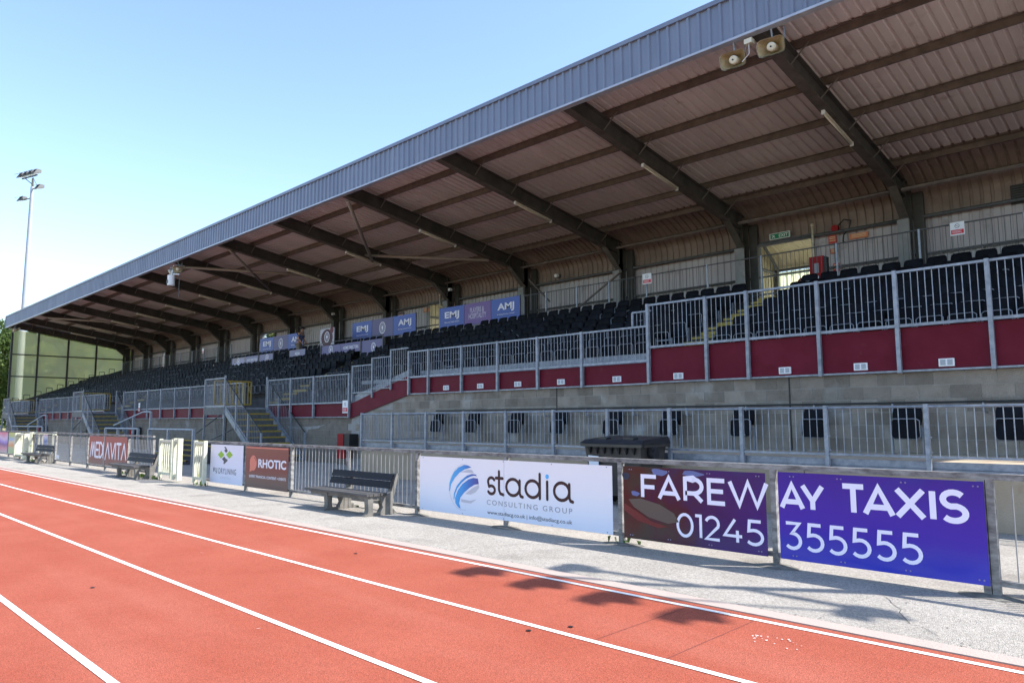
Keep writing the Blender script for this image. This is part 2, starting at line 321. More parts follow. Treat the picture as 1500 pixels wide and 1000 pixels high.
# ============================================================ SETTING: ground
def sheet(name, x0, x1, y0, y1, z, m, kind='structure', nx=1):
    mb = MB()
    for i in range(nx):
        a = x0+(x1-x0)*i/nx; b = x0+(x1-x0)*(i+1)/nx; mb.quad((a, y0, z), (b, y0, z), (b, y1, z), (a, y1, z))
    return mb.build(name, m, kind=kind)
sheet('ground', -900, 900, -900, 900, -.012, GRASS)
sheet('field', -420, -84, -8, 140, -.006, DRYG)
sheet('apron', -84, 60, 5.2, 32, -.002, APRON)
sheet('running_track', -140, 60, -4.8, 5.23, .002, TRACK)
for k in range(8):
    y = 5.14-1.22*k
    sheet('lane_line', -140, 60, y-.05, y, .006, PAINT)
MB().box(-140, 60, 5.235, 5.40, -.05, .010).build('track_edging', KERB, kind='structure')
# small seams and marks on the track
mb = MB()
for (x, y) in ((-3.4, 4.05), (-3.55, 3.78), (-7.2, 2.1), (-6.9, 4.6)): disc2 = [(x+.022*math.cos(t), y+.018*math.sin(t), .0085) for t in [i*math.pi/4 for i in range(8)]]; mb.poly(disc2)
mb.build('rubber_spots', BLACK, kind='stuff')
mb = MB(); rnd = random.Random(3)
for i in range(22):
    x = -2.25+rnd.gauss(0, .12); y = 4.72+rnd.gauss(0, .05); s_ = rnd.uniform(.003, .010)
    mb.poly([(x+s_*math.cos(t+i)*rnd.uniform(.5, 1.3), y+s_*math.sin(t+i)*rnd.uniform(.5, 1), .0090) for t in [j*math.pi/3 for j in range(6)]])
for i in range(8):
    x = rnd.uniform(-14, -2); y = rnd.uniform(1, 4.8); l = rnd.uniform(.01, .05); a = rnd.uniform(0, 3.1)
    mb.quad((x, y, .0090), (x+l*math.cos(a), y+l*math.sin(a), .0090), (x+l*math.cos(a)+.006, y+l*math.sin(a)+.006, .0090), (x+.006, y+.006, .0090))
mb.build('paint_flecks', PAINT, kind='stuff')
# straight transverse seams between the track's rolled mats
SEAM = mat('track_seam', (.16, .04, .03), .95)
mb = MB()
for x in (-3.1, -2.55, -.55, -16.0, -31.0): mb.quad((x, 3.93, .0040), (x+.007, 3.93, .0040), (x+.007, 5.08, .0040), (x, 5.08, .0040))
mb.build('track_seam', SEAM, kind='structure')

# ============================================================ GRANDSTAND
stand = thing('grandstand', 'long covered grandstand with dark steel rafters and a blue grey ribbed fascia', 'grandstand')
def ribs(x0, x1, pitch=.25, d=.038, wtop=.055, slope=.02):
    """trapezoid rib profile: list of (x, depth)"""
    pts = []; x = x0
    while x < x1-1e-6:
        pts += [(x, 0), (x+pitch-wtop-2*slope, 0), (x+pitch-wtop-slope, d), (x+pitch-slope, d)]; x += pitch
    pts.append((x1, 0)); return pts
# roof sheets: one metre wide, from the fascia over the curved eave
def roof_path():
    p = [(13.22, roof_z(13.22)), (21.25, roof_z(21.25))]
    for i in range(1, 7):
        t = i/6*math.pi/2; p.append((21.25+1.72*math.sin(t)*1.0, roof_z(21.25)-1.05*(1-math.cos(t))-.26*math.sin(t)*0-.155*1.72*math.sin(t)*(1-i/6)))
    return p
RP = roof_path()
def sweep(prof, path, nrm):
    mb = MB(); rows = []
    for (y, z), (ny, nz) in zip(path, nrm): rows.append([(x, y+ny*d, z+nz*d) for x, d in prof])
    n = len(prof)
    for r in rows: mb.v += r
    for i in range(len(rows)-1):
        for j in range(n-1): a = i*n+j; mb.f.append((a, a+1, a+n+1, a+n))
    return mb
def normals(path, sgn=1):
    out = []
    for i, p in enumerate(path):
        a = path[max(0, i-1)]; b = path[min(len(path)-1, i+1)]; dy, dz = b[0]-a[0], b[1]-a[1]; l = math.hypot(dy, dz); out.append((-dz/l*sgn, dy/l*sgn))
    return out
pr_ = ribs(0, 1)
rm = sweep([(x, d) for x, d in pr_], RP[:2], normals(RP[:2])).mesh('roof_sheet', LINER)
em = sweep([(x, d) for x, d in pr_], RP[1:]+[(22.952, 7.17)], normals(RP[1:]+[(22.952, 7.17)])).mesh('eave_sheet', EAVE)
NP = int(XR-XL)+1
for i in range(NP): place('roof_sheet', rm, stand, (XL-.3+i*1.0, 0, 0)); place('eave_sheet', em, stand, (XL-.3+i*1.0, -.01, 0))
# second skin above so that light does not leak through seams
MB().quad((XL-.3, 13.2, 9.95), (XR+.9, 13.2, 9.95), (XR+.9, 21.4, 8.70), (XL-.3, 21.4, 8.70)).quad((XL-.3, 21.4, 8.70), (XR+.9, 21.4, 8.70), (XR+.9, 23.12, 8.5), (XL-.3, 23.12, 8.5)).quad((XL-.3, 23.12, 8.5), (XR+.9, 23.12, 8.5), (XR+.9, 23.15, 7.4), (XL-.3, 23.15, 7.4)).build('roof_top_skin', GALVD, stand)
# fascia sheets
fm = sweep([(x, d) for x, d in pr_], [(13.20, 9.13), (13.20, 10.00)], [(-1, 0), (-1, 0)]).mesh('fascia_sheet', FASC)
for i in range(NP): place('fascia_sheet', fm, stand, (XL-.3+i*1.0, 0, 0))
MB().prism([(XL-.35, 13.135, 9.985), (XL-.35, 13.30, 9.985), (XL-.35, 13.30, 10.10), (XL-.35, 13.135, 10.085)], (XR-XL+1.2, 0, 0)).build('fascia_cap', FASC, stand)
MB().prism([(XL-.35, 13.15, 9.085), (XL-.35, 13.32, 9.085), (XL-.35, 13.32, 9.125), (XL-.35, 13.15, 9.135)], (XR-XL+1.2, 0, 0)).build('fascia_trim', FTRIM, stand)
MB().box(XL-.36, XL-.31, 13.14, 13.9, 9.1, 10.08).build('fascia_end', FASC, stand)
MB().prism([(XL-.34, 13.9, 9.5), (XL-.34, 22.9, 8.0), (XL-.34, 22.9, 8.6), (XL-.34, 13.9, 9.98)], (.05, 0, 0)).build('fascia_end', FASC, stand)
MB().box(XL-.30, XR+.8, 13.24, 13.30, 9.13, 9.98).build('fascia_backing', PURL, stand)
# rafters
def rafter_mesh():
    zb = lambda Y: 9.15-.158*(Y-13.3); zt = lambda Y: roof_z(Y)-.19
    P = [(13.32, zb(13.32)), (21.45, zb(21.45)), (22.42, 7.08)]; fl = MB()
    mb = MB(); fw = .118
    # web
    mb.prism([(-.012, 13.32, zb(13.32)), (-.012, 21.45, zb(21.45)), (-.012, 22.42, 7.08), (-.012, 22.66, 7.08), (-.012, 22.66, zt(22.2)), (-.012, 13.32, zt(13.32))], (.024, 0, 0))
    for (a, b) in zip(P, P[1:]):   # bottom flange
        fl.prism([(-fw, a[0], a[1]-.012), (fw, a[0], a[1]-.012), (fw, a[0], a[1]+.014), (-fw, a[0], a[1]+.014)], (0, b[0]-a[0], b[1]-a[1]))
    mb.prism([(-fw, 13.32, zt(13.32)-.026), (fw, 13.32, zt(13.32)-.026), (fw, 13.32, zt(13.32)), (-fw, 13.32, zt(13.32))], (0, 9.3, -.155*9.3))
    for Y in (21.45, 22.3): mb.box(-fw+.01, fw-.01, Y, Y+.016, zb(Y)+.02 if Y < 22 else 7.3, zt(Y)-.03)
    mb.prism([(.012, 21.0, zb(21.0)+.0), (.10, 21.0, zb(21.0)), (.10, 22.4, zb(22.4)), (.012, 22.4, zb(22.4))], (0, 0, .02))
    # fold of the haunch along the web
    mb.prism([(.012, 20.2, zb(20.2)+.02), (.012, 22.2, zb(22.2)-.01), (.07, 22.2, zb(22.2)-.01), (.07, 20.2, zb(20.2)+.02)], (0, 0, .018))
    return mb.mesh('rafter', STEEL), fl.mesh('rafter_flange', FLANGE)
rafm, flgm = rafter_mesh()
colm = MB().box(-.14, .14, 22.30, 22.325, 4.5, 7.12).box(-.14, .14, 22.635, 22.66, 4.5, 8.0).box(-.012, .012, 22.325, 22.635, 4.5, 8.0).mesh('column', STEEL)
casm = MB().box(-.15, .15, 22.20, 22.295, 4.5, 7.06).mesh('column_casing', mat('column_casing_paint', (.20, .205, .21), .8, col2=(.27, .27, .275), scale=3, detail=7))
flm = MB().box(.145, .42, 22.70, 22.85, 4.5, 7.9).mesh('column_flashing', STEEL)
PY = [13.62, 14.95, 16.55, 18.25, 19.95, 21.35]
brm = MB()
for Y in PY[1:]:
    a = Vector((.012, Y-.05, 9.15-.158*(Y-13.3)+.14)); b = Vector((.42, Y+.0, roof_z(Y)-.12)); brm.bar(a, b, .035, .02)
brm = brm.mesh('knee_brace', mat('brace_steel', (.17, .15, .135), .6))
for X in RAF+[XL+.15]:
    place('rafter_flange', flgm, place('rafter', rafm, stand, (X, 0, 0))); place('column', colm, stand, (X, 0, 0)); place('knee_brace', brm, stand, (X, 0, 0))
    place('column_flashing', flm, stand, (X, 0, 0))
    if X > -30: place('column_casing', casm, stand, (X, 0, 0))
for Y in PY:
    z = roof_z(Y)-.02
    MB().prism([(XL, Y, z), (XL, Y+.012, z), (XL, Y+.012, z-.15), (XL, Y+.065, z-.15), (XL, Y+.065, z-.165), (XL, Y, z-.165)], (XR-XL, 0, 0)).prism([(XL, Y-.06, z), (XL, Y, z), (XL, Y, z-.012), (XL, Y-.06, z-.012)], (XR-XL, 0, 0)).build('purlin', PURL, stand)
# pipe rails along the back wall under the eave
for (Y, z, r, m) in ((22.25, 7.93, .055, TUBE), (22.78, 7.18, .05, GALVD), (22.80, 6.1, .03, GALVD)):
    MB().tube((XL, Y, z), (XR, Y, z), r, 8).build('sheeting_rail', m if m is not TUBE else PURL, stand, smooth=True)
# back wall sheets, with exits left out
EX = [(-10.78-17.55*k, -9.02-17.55*k) for k in range(4)]
wm = sweep([(x, d) for x, d in ribs(0, 1, d=.03)], [(22.95, 4.4), (22.95, 7.19)], [(1, 0), (1, 0)]).mesh('wall_sheet', WALLC)
wm2 = sweep([(x, d) for x, d in ribs(0, 1, d=.03)], [(22.95, 7.15), (22.95, 7.19)], [(-1, 0), (-1, 0)]).mesh('wall_sheet', WALLC)
segs = [(XR+.8, EX[0][1])]+[(EX[i][0], EX[i+1][1]) for i in range(3)]+[(EX[3][0], XL)]
for hi, lo in segs:
    x = hi
    while x-1 > lo-.01: x -= 1; place('wall_sheet', wm, stand, (x, 0, 0))
    if x-lo > .05:
        w = x-lo; place('wall_sheet', sweep([(q, d) for q, d in ribs(0, round(w/.25)*.25 or .25, d=.03)], [(22.952, 4.4), (22.952, 7.19)], [(1, 0), (1, 0)]).mesh('wall_sheet', WALLC), stand, (lo, 0, 0))
for a, b in EX:
    o = place('wall_sheet', wm2, stand, (a, .0, 0)); o.scale.x = (b-a)
    MB().box(a-.06, a, 22.86, 23.05, 4.5, 7.3).box(b, b+.06, 22.86, 23.05, 4.5, 7.3).box(a-.06, b+.06, 22.85, 23.05, 7.22, 7.30).build('exit_frame', GALVD, stand)
mb = MB()
for hi, lo in segs: mb.quad((lo, 23.02, 4.3), (hi, 23.02, 4.3), (hi, 23.02, 7.6), (lo, 23.02, 7.6))
mb.build('wall_outer_skin', GALVD, stand)
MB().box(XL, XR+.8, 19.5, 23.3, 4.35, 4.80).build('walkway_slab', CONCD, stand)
# exit porches behind the first two openings
for a, b in EX[:2]:
    p = thing('exit_porch', 'lit cladding porch behind the exit opening '+('by the red cabinet' if a > -20 else 'beside the blue hospitality boards'), 'porch', (a, 0, 0))
    wv = ribs(0, 2.0, d=.03)
    MB().box(-.72, -.68, 23.1, 25.6, 4.7, 8.0).build('side_sheet', PORCH, p)
    for i in range(10): MB().box(-.68, -.65, 23.2+i*.25, 23.26+i*.25, 4.7, 8.0).build('side_rib', PORCH, p)
    sweep([(x+.0, d) for x, d in ribs(-.75, 2.5, d=.03)], [(25.6, 4.7), (25.6, 6.75)], [(-1, 0), (-1, 0)]).build('lit_sheet', SKYLT, p)
    sweep([(x, -d) for x, d in ribs(-.75, 2.5, d=.03)], [(23.15, 7.9), (25.0, 7.4), (25.7, 6.8)], [(0, 1), (.3, .95), (.7, .7)]).build('canopy_sheet', PORCH, p)
    MB().tube((-.65, 25.5, 6.8), (2.3, 25.5, 6.8), .05, 8).tube((-.6, 23.4, 6.7), (-.6, 25.5, 6.7), .05, 8).bar((-.58, 25.45, 4.7), (-.58, 25.45, 6.8), .12, .12).bar((-.25, 23.5, 7.6), (-.5, 25.4, 6.8), .08, .08).build('porch_frame', GALVD, p)
# exit post galvanised beside first opening
for k, X in enumerate((-8.87, -27.05)):
    t = MB().tube((X, 22.6, 4.8), (X, 22.6, 7.5), .032, 8).tube((X, 22.6, 7.45), (X, 22.6, 7.53), .05, 8).build('steel_post', HORN, smooth=True)
    tag(t, 'pale round post at the edge of the '+('lit exit opening by the red cabinet' if k == 0 else 'middle exit opening'), 'post')

# terrace steps. right/middle profile and lower left profile
ROWS_R = [(14.2+.78*i, 2.62+.30*i) for i in range(7)]
ROWS_L = [(13.98+.72*i, 2.0+.345*i) for i in range(8)]
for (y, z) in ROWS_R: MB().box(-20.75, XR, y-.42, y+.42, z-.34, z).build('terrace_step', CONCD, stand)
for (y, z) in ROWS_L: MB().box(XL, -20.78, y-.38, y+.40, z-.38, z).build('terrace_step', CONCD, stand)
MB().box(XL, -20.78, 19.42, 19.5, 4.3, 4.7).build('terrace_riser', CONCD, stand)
MB().box(-17.5, -9.1, 13.86, 13.88, 2.66, 2.93).box(-20.7, -17.6, 13.9, 13.92, 2.5, 2.75).build('kick_plate', GALV, stand)
# aisles with yellow nosings
AIS = [-8.45, -26.1, -43.6, -61.2]
for X in AIS:
    a = thing('aisle_steps', 'aisle of steps with yellow edges '+{-8.45: 'behind the tall maroon railing', -26.1: 'above the nearest staircase', -43.6: 'above the middle staircase', -61.2: 'above the far staircase'}[X], 'steps', (X, 0, 0))
    rows = ROWS_R if X > -20.8 else ROWS_L
    for i, (y, z) in enumerate(rows):
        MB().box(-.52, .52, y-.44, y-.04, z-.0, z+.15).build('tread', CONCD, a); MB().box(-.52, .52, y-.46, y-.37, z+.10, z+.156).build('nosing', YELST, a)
        MB().box(-.52, .52, y-.06, y+.01, z+.22 if i < len(rows)-1 else z+.2, z+.306).build('nosing', YELST, a)

# ------------------------------------------------------------ seats
def seat_meshes():
    back = MB(); nx = 4; rowz = [(.50, .17, .19), (.60, .15, .215), (.72, .165, .215), (.80, .19, .20), (.83, .21, .165)]
    for side in (0, 1):
        for (z, y, w) in rowz:
            for i in range(nx+1):
                u = i/nx*2-1; back.v.append((u*w, y-.035*u*u+(.022 if side else 0), z-.012*u*u))
    n = (nx+1)*len(rowz)
    for s_ in (0, 1):
        for r in range(len(rowz)-1):
            for i in range(nx): a = s_*n+r*(nx+1)+i; back.f.append((a, a+1, a+nx+2, a+nx+1))
    ed = [i for i in range(nx+1)]+[r*(nx+1)+nx for r in range(1, len(rowz))]+[(len(rowz)-1)*(nx+1)+i for i in range(nx-1, -1, -1)]+[r*(nx+1) for r in range(len(rowz)-2, 0, -1)]
    for a, b in zip(ed, ed[1:]+ed[:1]): back.f.append((a, b, b+n, a+n))
    pan = MB(); pan.prism([(-.20, -.02, .33), (-.19, -.02, .29), (-.16, -.02, .27), (.16, -.02, .27), (.19, -.02, .29), (.20, -.02, .33), (.195, -.0, .56), (.17, .01, .59), (-.17, .01, .59), (-.195, -.0, .56)], (0, .05, .01))
    fr = MB(); fr.path([(-.215, -.03, .40), (-.215, -.03, .565), (-.17, -.03, .60), (.17, -.03, .60), (.215, -.03, .565), (.215, -.03, .40), (.215, -.01, .30), (.17, -.0, .262), (-.17, -.0, .262), (-.215, -.01, .30), (-.215, -.03, .40)], .009, 4)
    st = MB(); st.box(-.235, -.215, .06, .10, 0, .46).box(.215, .235, .06, .10, 0, .46).box(-.245, -.195, .0, .14, 0, .012).box(.195, .245, .0, .14, 0, .012).box(-.225, .225, .07, .10, .40, .43)
    return back, pan, fr, st
SB, SP, SF, SS = seat_meshes()
sb, sp, sf, ss = SB.mesh('backrest', SEATP, True), SP.mesh('seat_pan', SEATP), SF.mesh('tube_frame', SEATFR), SS.mesh('stand_leg', SEATFR)
cand = []
def in_aisle(x): return any(abs(x-a) < .72 for a in AIS)
for rows, lo, hi in ((ROWS_R, -20.3, 2.4), (ROWS_L, -70.2, -21.2)):
    for ri, (y, z) in enumerate(rows):
        x = hi
        while x > lo:
            if not in_aisle(x) and not (rows is ROWS_L and ri < 1): cand.append((x, y, z, ri, rows is ROWS_R))
            x -= .50
def size_key(c): return (c[0]*-.7+c[1]*.714)+(1000 if c[0]/c[1] > -.14 else 0)
cand.sort(key=size_key)
ORD = ['front', 'second', 'third', 'fourth', 'fifth', 'sixth', 'seventh', 'top']
far = cand[285:]
for (x, y, z, ri, right) in cand[:285]:
    if x/y > -.13: continue
    if x > -8.45: blk = 'right of the yellow aisle'
    elif x > -20.8: blk = 'between yellow aisle and stepped railing'
    else: blk = 'left of the stepped railing'
    nth = int(round((x+8.45)/.5)) if x > -8.45 else (int(round((-8.45-x)/.5)) if x > -20.8 else int(round((-20.9-x)/.5))+1); nth = max(1, nth-1) if x > -20.8 else nth
    nl = {1: 'first', 2: 'second', 3: 'third'}.get(nth, '%d%s' % (nth, 'st' if nth % 10 == 1 and nth != 11 else 'nd' if nth % 10 == 2 and nth != 12 else 'rd' if nth % 10 == 3 and nth != 13 else 'th'))
    side = 'right of the yellow aisle' if x > -8.45 else 'left of the yellow aisle' if x > -20.8 else 'left of the stepped railing'
    t = thing('stadium_seat', f'black tip-up seat in the {ORD[ri]} row, {nl} seat {side}', 'seat', (x, y, z), f'seats in the {ORD[ri]} row {blk}')
    t.rotation_euler.z = random.uniform(-.02, .02)
    place('backrest', sb, t); pan = place('seat_pan', sp, t)
    if random.random() < .06: pan.rotation_euler.x = -.25; pan.location.y = .1
    if ri < 3 or random.random() < .15: place('tube_frame', sf, t)
    place('stand_leg', ss, t)
low = MB(); low.add(SB).add(SP)
frl = MB()
mb = MB()
for (x, y, z, ri, right) in far: 
    mb.add(low, (x+random.uniform(-.01, .01), y+random.uniform(-.012, .012), z+random.uniform(-.006, .012)))
    if random.random() < .22 or ri == 1: frl.add(SF, (x, y, z))
o = mb.build('far_seats', SEATP, smooth=False, kind='stuff'); o['label'] = 'rows of black seats receding to the far end of the stand'
o = frl.build('far_seat_frames', SEATFR, kind='stuff'); o['label'] = 'metal tubes of the far rows of black seats'

# ------------------------------------------------------------ front wall of concrete blocks
wall = thing('block_wall', 'grey concrete block wall below the maroon panels', 'wall')
MB().box(-17.6, XR, 13.606, 13.9, 0, 2.20).box(-17.6, XR, 13.63, 13.9, 2.20, 2.62).prism([(-20.8, 13.606, 0), (-17.6, 13.606, 0), (-17.6, 13.606, 2.24), (-20.8, 13.606, 1.56)], (0, .29, 0)).prism([(-20.8, 13.63, 1.5), (-17.6, 13.63, 2.2), (-17.6, 13.63, 2.62), (-20.8, 13.63, 1.9)], (0, .2, 0)).build('mortar_core', MORT, wall)
MB().box(-20.8, -16.3, 13.9, 13.95, 0, 2.2).build('wall_end', BLOCK, wall)
bl = [MB().box(0, .44, 13.60, 13.64, 0, .215).mesh('block', BLOCK), MB().box(0, .215, 13.60, 13.64, 0, .215).mesh('block', BLOCK)]
count = 0
for c in range(7):
    z = 2.22-.225*(c+1)+.005; x = .6-(.225 if c % 2 else 0)
    while x > -17.6:
        x -= .45
        if x/13.6 < -.12 and count < 298:
            o = place('block', bl[0], wall, (x+.005, random.uniform(-.003, .003), z)); count += 1
far_b = MB(); nb = MB()
for c in range(9):
    z = 2.22-.225*(c+1)+.005; x = .6-(.225 if c % 2 else 0)
    while x > -20.3:
        x -= .45
        top = 2.22 if x > -17.6 else 2.22-(.66)*(-17.6-x)/3.2
        placed = c < 7 and x/13.6 < -.12 and x > -17.6
        if not placed and x < -17.4 and z+.2 < top: far_b.box(x+.005, x+.445, 13.60, 13.64, z, z+.215)
far_b.build('block_courses', BLOCK, wall, kind='stuff')
MB().box(-5.925, -5.905, 13.585, 13.62, .85, 2.22).box(-11.78, -11.76, 13.585, 13.62, .85, 2.22).build('movement_joint', BLACK, wall)
lw = thing('low_block_wall', 'low grey block wall under the left run of railings', 'wall')
MB().box(XL, -20.8, 13.62, 13.9, 0, 1.56).box(XL, -20.8, 13.64, 13.9, 1.56, 1.95).build('mortar_core', MORT, lw)
mb = MB()
for c in range(7):
    z = 1.56-.225*(c+1)+.005; x = -20.8-(.225 if c % 2 else 0)
    while x > XL+.5: x -= .45; mb.box(x+.005, x+.445, 13.603+random.uniform(-.004, .004), 13.64, z, z+.215)
mb.build('block_courses', BLOCK, lw, kind='stuff')
# lime run stain blob on the low wall as relief-free efflorescence patch
EFF = mat('lime_bloom', (.33, .33, .32), .95, col2=(.22, .215, .20), scale=5)
mb = MB(); mb.poly([(-25.1, 13.5985, 1.24), (-24.4, 13.5985, 1.20), (-23.0, 13.5985, 1.24), (-22.4, 13.5985, 1.30), (-22.9, 13.5985, 1.16), (-23.55, 13.5985, 1.12), (-23.62, 13.5985, .95), (-23.70, 13.5985, .72), (-23.80, 13.5985, .95), (-23.86, 13.5985, 1.12), (-24.9, 13.5985, 1.15)]); mb.build('lime_bloom', EFF, lw)

# maroon panels (each its own part), vents and posts of the upper railing
rail = thing('terrace_railing', 'galvanised front railing of the seating with maroon infill panels', 'railing')
def panel(x0, x1, zb, zt, y=13.555):
    return MB().box(x0, x1, y, y+.03, zb, zt).build('maroon_panel', MAROON, rail)
PR = [XR, 1.5, .13, -1.22, -2.56, -3.93, -5.27, -6.67, -7.58, -9.0]
PM = [-9.0, -10.88, -12.31, -13.75, -15.19, -16.65, -17.58]
VENT = [-8.29, -5.96, -4.58, -3.23, -9.9, -11.58, -13.05, -14.47, -15.9]
vent_body = MB().box(-.115, .115, 13.525, 13.556, 2.29, 2.42).mesh('vent', WHITE)
vs = MB()
for sx in (-1, 1):
    for k in range(5): vs.box(sx*.052-.038, sx*.052+.038, 13.520, 13.526, 2.312+k*.019, 2.325+k*.019)
vent_slot = vs.mesh('vent_slots', VENTG)
barm = {}
def bars(x0, x1, zb, zt, y, parent, pitch=.106, r=.008, m=GALV, stuff=None):
    n = max(1, round((x1-x0)/pitch)); key = (round(zt-zb, 3), r, m.name)
    if stuff is None and key not in barm: barm[key] = MB().tube((0, 0, 0), (0, 0, zt-zb), r, 6, caps=False).mesh('bar', m, True)
    for i in range(1, n):
        x = x0+(x1-x0)*i/n
        if stuff is None: place('bar', barm[key], parent, (x, y, zb))
        else: stuff.tube((x, y, zb), (x, y, zt), r, 4, caps=False)
def run(P, zb, zmid, ztop, y=13.5, panels=True, stuff=None, post0=True):
    for i, (b, a) in enumerate(zip(P, P[1:])):
        if panels:
            p = panel(a+.02, b-.02, zb+.02, zmid-.02)
            for v in VENT:
                if a < v < b: q = place('vent', vent_body, p, (v, 0, 0)); place('vent_slots', vent_slot, q)
        MB().bar((a, y, ztop-.02), (b, y, ztop-.02), .045, .04).build('top_rail', GALV, rail)
        MB().bar((a, y, zmid+.015), (b, y, zmid+.015), .045, .05).build('bottom_rail', GALV, rail)
        if panels: MB().bar((a, y+.02, zb), (b, y+.02, zb), .04, .03).build('base_rail', GALV, rail)
        bars(a+.03, b-.03, zmid+.03, ztop-.03, y, rail, stuff=stuff)
    for x in (P if post0 else P[1:]): MB().box(x-.032, x+.032, y-.045, y+.03, zb-.03, ztop+.01).build('post', GALV, rail)
run(PR[3:], 2.24, 3.0, 3.97)
fb = MB(); run(PR[:4], 2.24, 3.0, 3.97, stuff=fb); fb.build('outer_bars', GALV, rail, kind='stuff')
run(PM, 2.22, 2.71, 3.51, post0=False)
# small return rail at the step up
MB().bar((-9.55, 13.7, 3.86), (-9.05, 13.7, 3.86), .035, .035).bar((-9.55, 13.7, 3.86), (-9.55, 13.7, 3.5), .04, .04).build('return_rail', GALV, rail)
bars(-9.53, -9.03, 3.5, 3.85, 13.7, rail)
# sloping band and stepped panels
MB().prism([(-17.58, 13.54, 2.80), (-17.58, 13.54, 2.22), (-20.8, 13.54, 1.50), (-20.8, 13.54, 1.98)], (0, .04, 0)).build('maroon_panel', MAROON, rail)
MB().prism([(-17.55, 13.56, 2.99), (-17.55, 13.56, 2.78), (-20.8, 13.56, 1.97), (-20.8, 13.56, 2.20)], (0, .02, 0)).build('sloping_plate', GALV, rail)
SPN = [(-18.5, -17.62, 3.62, 2.66), (-19.5, -18.5, 3.42, 2.44), (-20.62, -19.5, 3.22, 2.34)]
for a, b, zt, zb in SPN:
    MB().bar((a, 13.5, zt), (b, 13.5, zt), .035, .03).bar((a, 13.5, zb), (b, 13.5, zb), .035, .03).build('top_rail', GALV, rail)
    MB().box(a-.025, a+.025, 13.47, 13.53, zb-.28, zt+.02).build('post', GALV, rail); bars(a+.03, b-.03, zb+.02, zt-.02, 13.5, rail)
lo_st = MB()
PLn = [-20.8, -23.05, -24.67, -26.4]; run(PLn, 1.55, 2.02, 3.0, stuff=lo_st)
# repeating left bays between the staircases
for k in range(3):
    a = -28.5-17.45*k; P = [a]; lim = a-(15.2 if k < 2 else 8.0)
    while P[-1]-1.75 > lim: P.append(P[-1]-1.78)
    run(P, 1.56, 2.02, 3.0, stuff=lo_st)
    for (b, c) in zip(P, P[1:]): lo_st.box(c+.05, b-.05, 13.47, 13.476, 2.1, 2.9) if False else None
lo_st.build('left_run_bars', GALV, rail, kind='stuff')

# ------------------------------------------------------------ spectator platform (ledge) with railing and seats
plat = thing('viewing_platform', 'raised concrete viewing platform in front of the block wall', 'platform')
MB().box(-16.3, XR, 10.99, 13.6, .745, .85).build('floor_slab', CONCD if False else CONC, plat)
MB().box(-16.3, -4.62, 10.995, 11.2, 0, .745).box(-4.605, XR, 10.995, 11.2, 0, .745).box(-16.3, -16.1, 11.2, 13.6, 0, .745).build('front_wall', CONC, plat)
MB().box(-16.32, XR, 10.945, 10.985, .77, .865).box(-16.32, XR, 10.92, 10.985, .745, .765).build('edge_channel', GALV, plat)
prail = thing('platform_railing', 'galvanised railing along the front edge of the viewing platform', 'railing')
PP = [-2.88-1.3276*i for i in range(-3, 11)]
n_b = 0
for b, a in zip(PP, PP[1:]):
    MB().tube((a, 10.88, 1.60), (b, 10.88, 1.60), .018, 6).build('top_rail', GALV, prail)
    MB().bar((a, 10.88, .93), (b, 10.88, .93), .03, .03).build('bottom_rail', GALV, prail)
    bars(a+.03, b-.03, .94, 1.59, 10.88, prail, pitch=.108, r=.007)
for x in PP:
    MB().box(x-.028, x+.028, 10.85, 10.91, .71, 1.635).build('post', GALV, prail); MB().box(x+.028, x+.05, 10.87, 10.89, 1.18, 1.2).box(x+.028, x+.05, 10.87, 10.89, .98, 1.0).build('bolt', GALV, prail)
# end return of platform railing
MB().tube((-16.16, 10.88, 1.6), (-16.16, 13.5, 1.6), .018, 6).bar((-16.16, 10.88, .93), (-16.16, 13.5, .93), .03, .03).build('top_rail', GALV, prail)
eb = MB()
for i in range(1, 24): eb.tube((-16.16, 10.88+.108*i, .94), (-16.16, 10.88+.108*i, 1.59), .007, 4)
eb.build('end_bars', GALV, prail, kind='stuff')
hr = thing('wall_handrail', 'long black handrail fixed along the block wall behind the platform seats', 'handrail')
MB().tube((-16.2, 13.42, 1.70), (XR, 13.42, 1.70), .02, 8).build('rail', BLACK, hr)
x = -1.4
while x > -16: MB().box(x-.012, x+.012, 13.40, 13.44, 1.52, 1.685).box(x-.012, x+.012, 13.44, 13.6, 1.52, 1.545).build('bracket', GALV, hr); x -= 1.33
CH = [-2.34, -3.82, -5.34, -6.75, -8.37, -9.87, -11.45, -12.89, -14.52, -15.98]
CHL = ['farthest right, nearest the lit patch', 'second from the right', 'third from the right', 'fourth from the right', 'fifth from the right, behind the wheelie bin', 'sixth from the right, just left of the bin', 'seventh from the right', 'third from the left', 'second from the left', 'at the left end']
for x, l in zip(CH, CHL):
    t = thing('tip_up_chair', f'single black platform seat, {l}', 'seat', (x, 13.22, .85), 'single seats spaced along the platform')
    place('backrest', sb, t); place('seat_pan', sp, t); place('tube_frame', sf, t); place('stand_leg', ss, t)
    t.scale = (1.04, 1, .97)

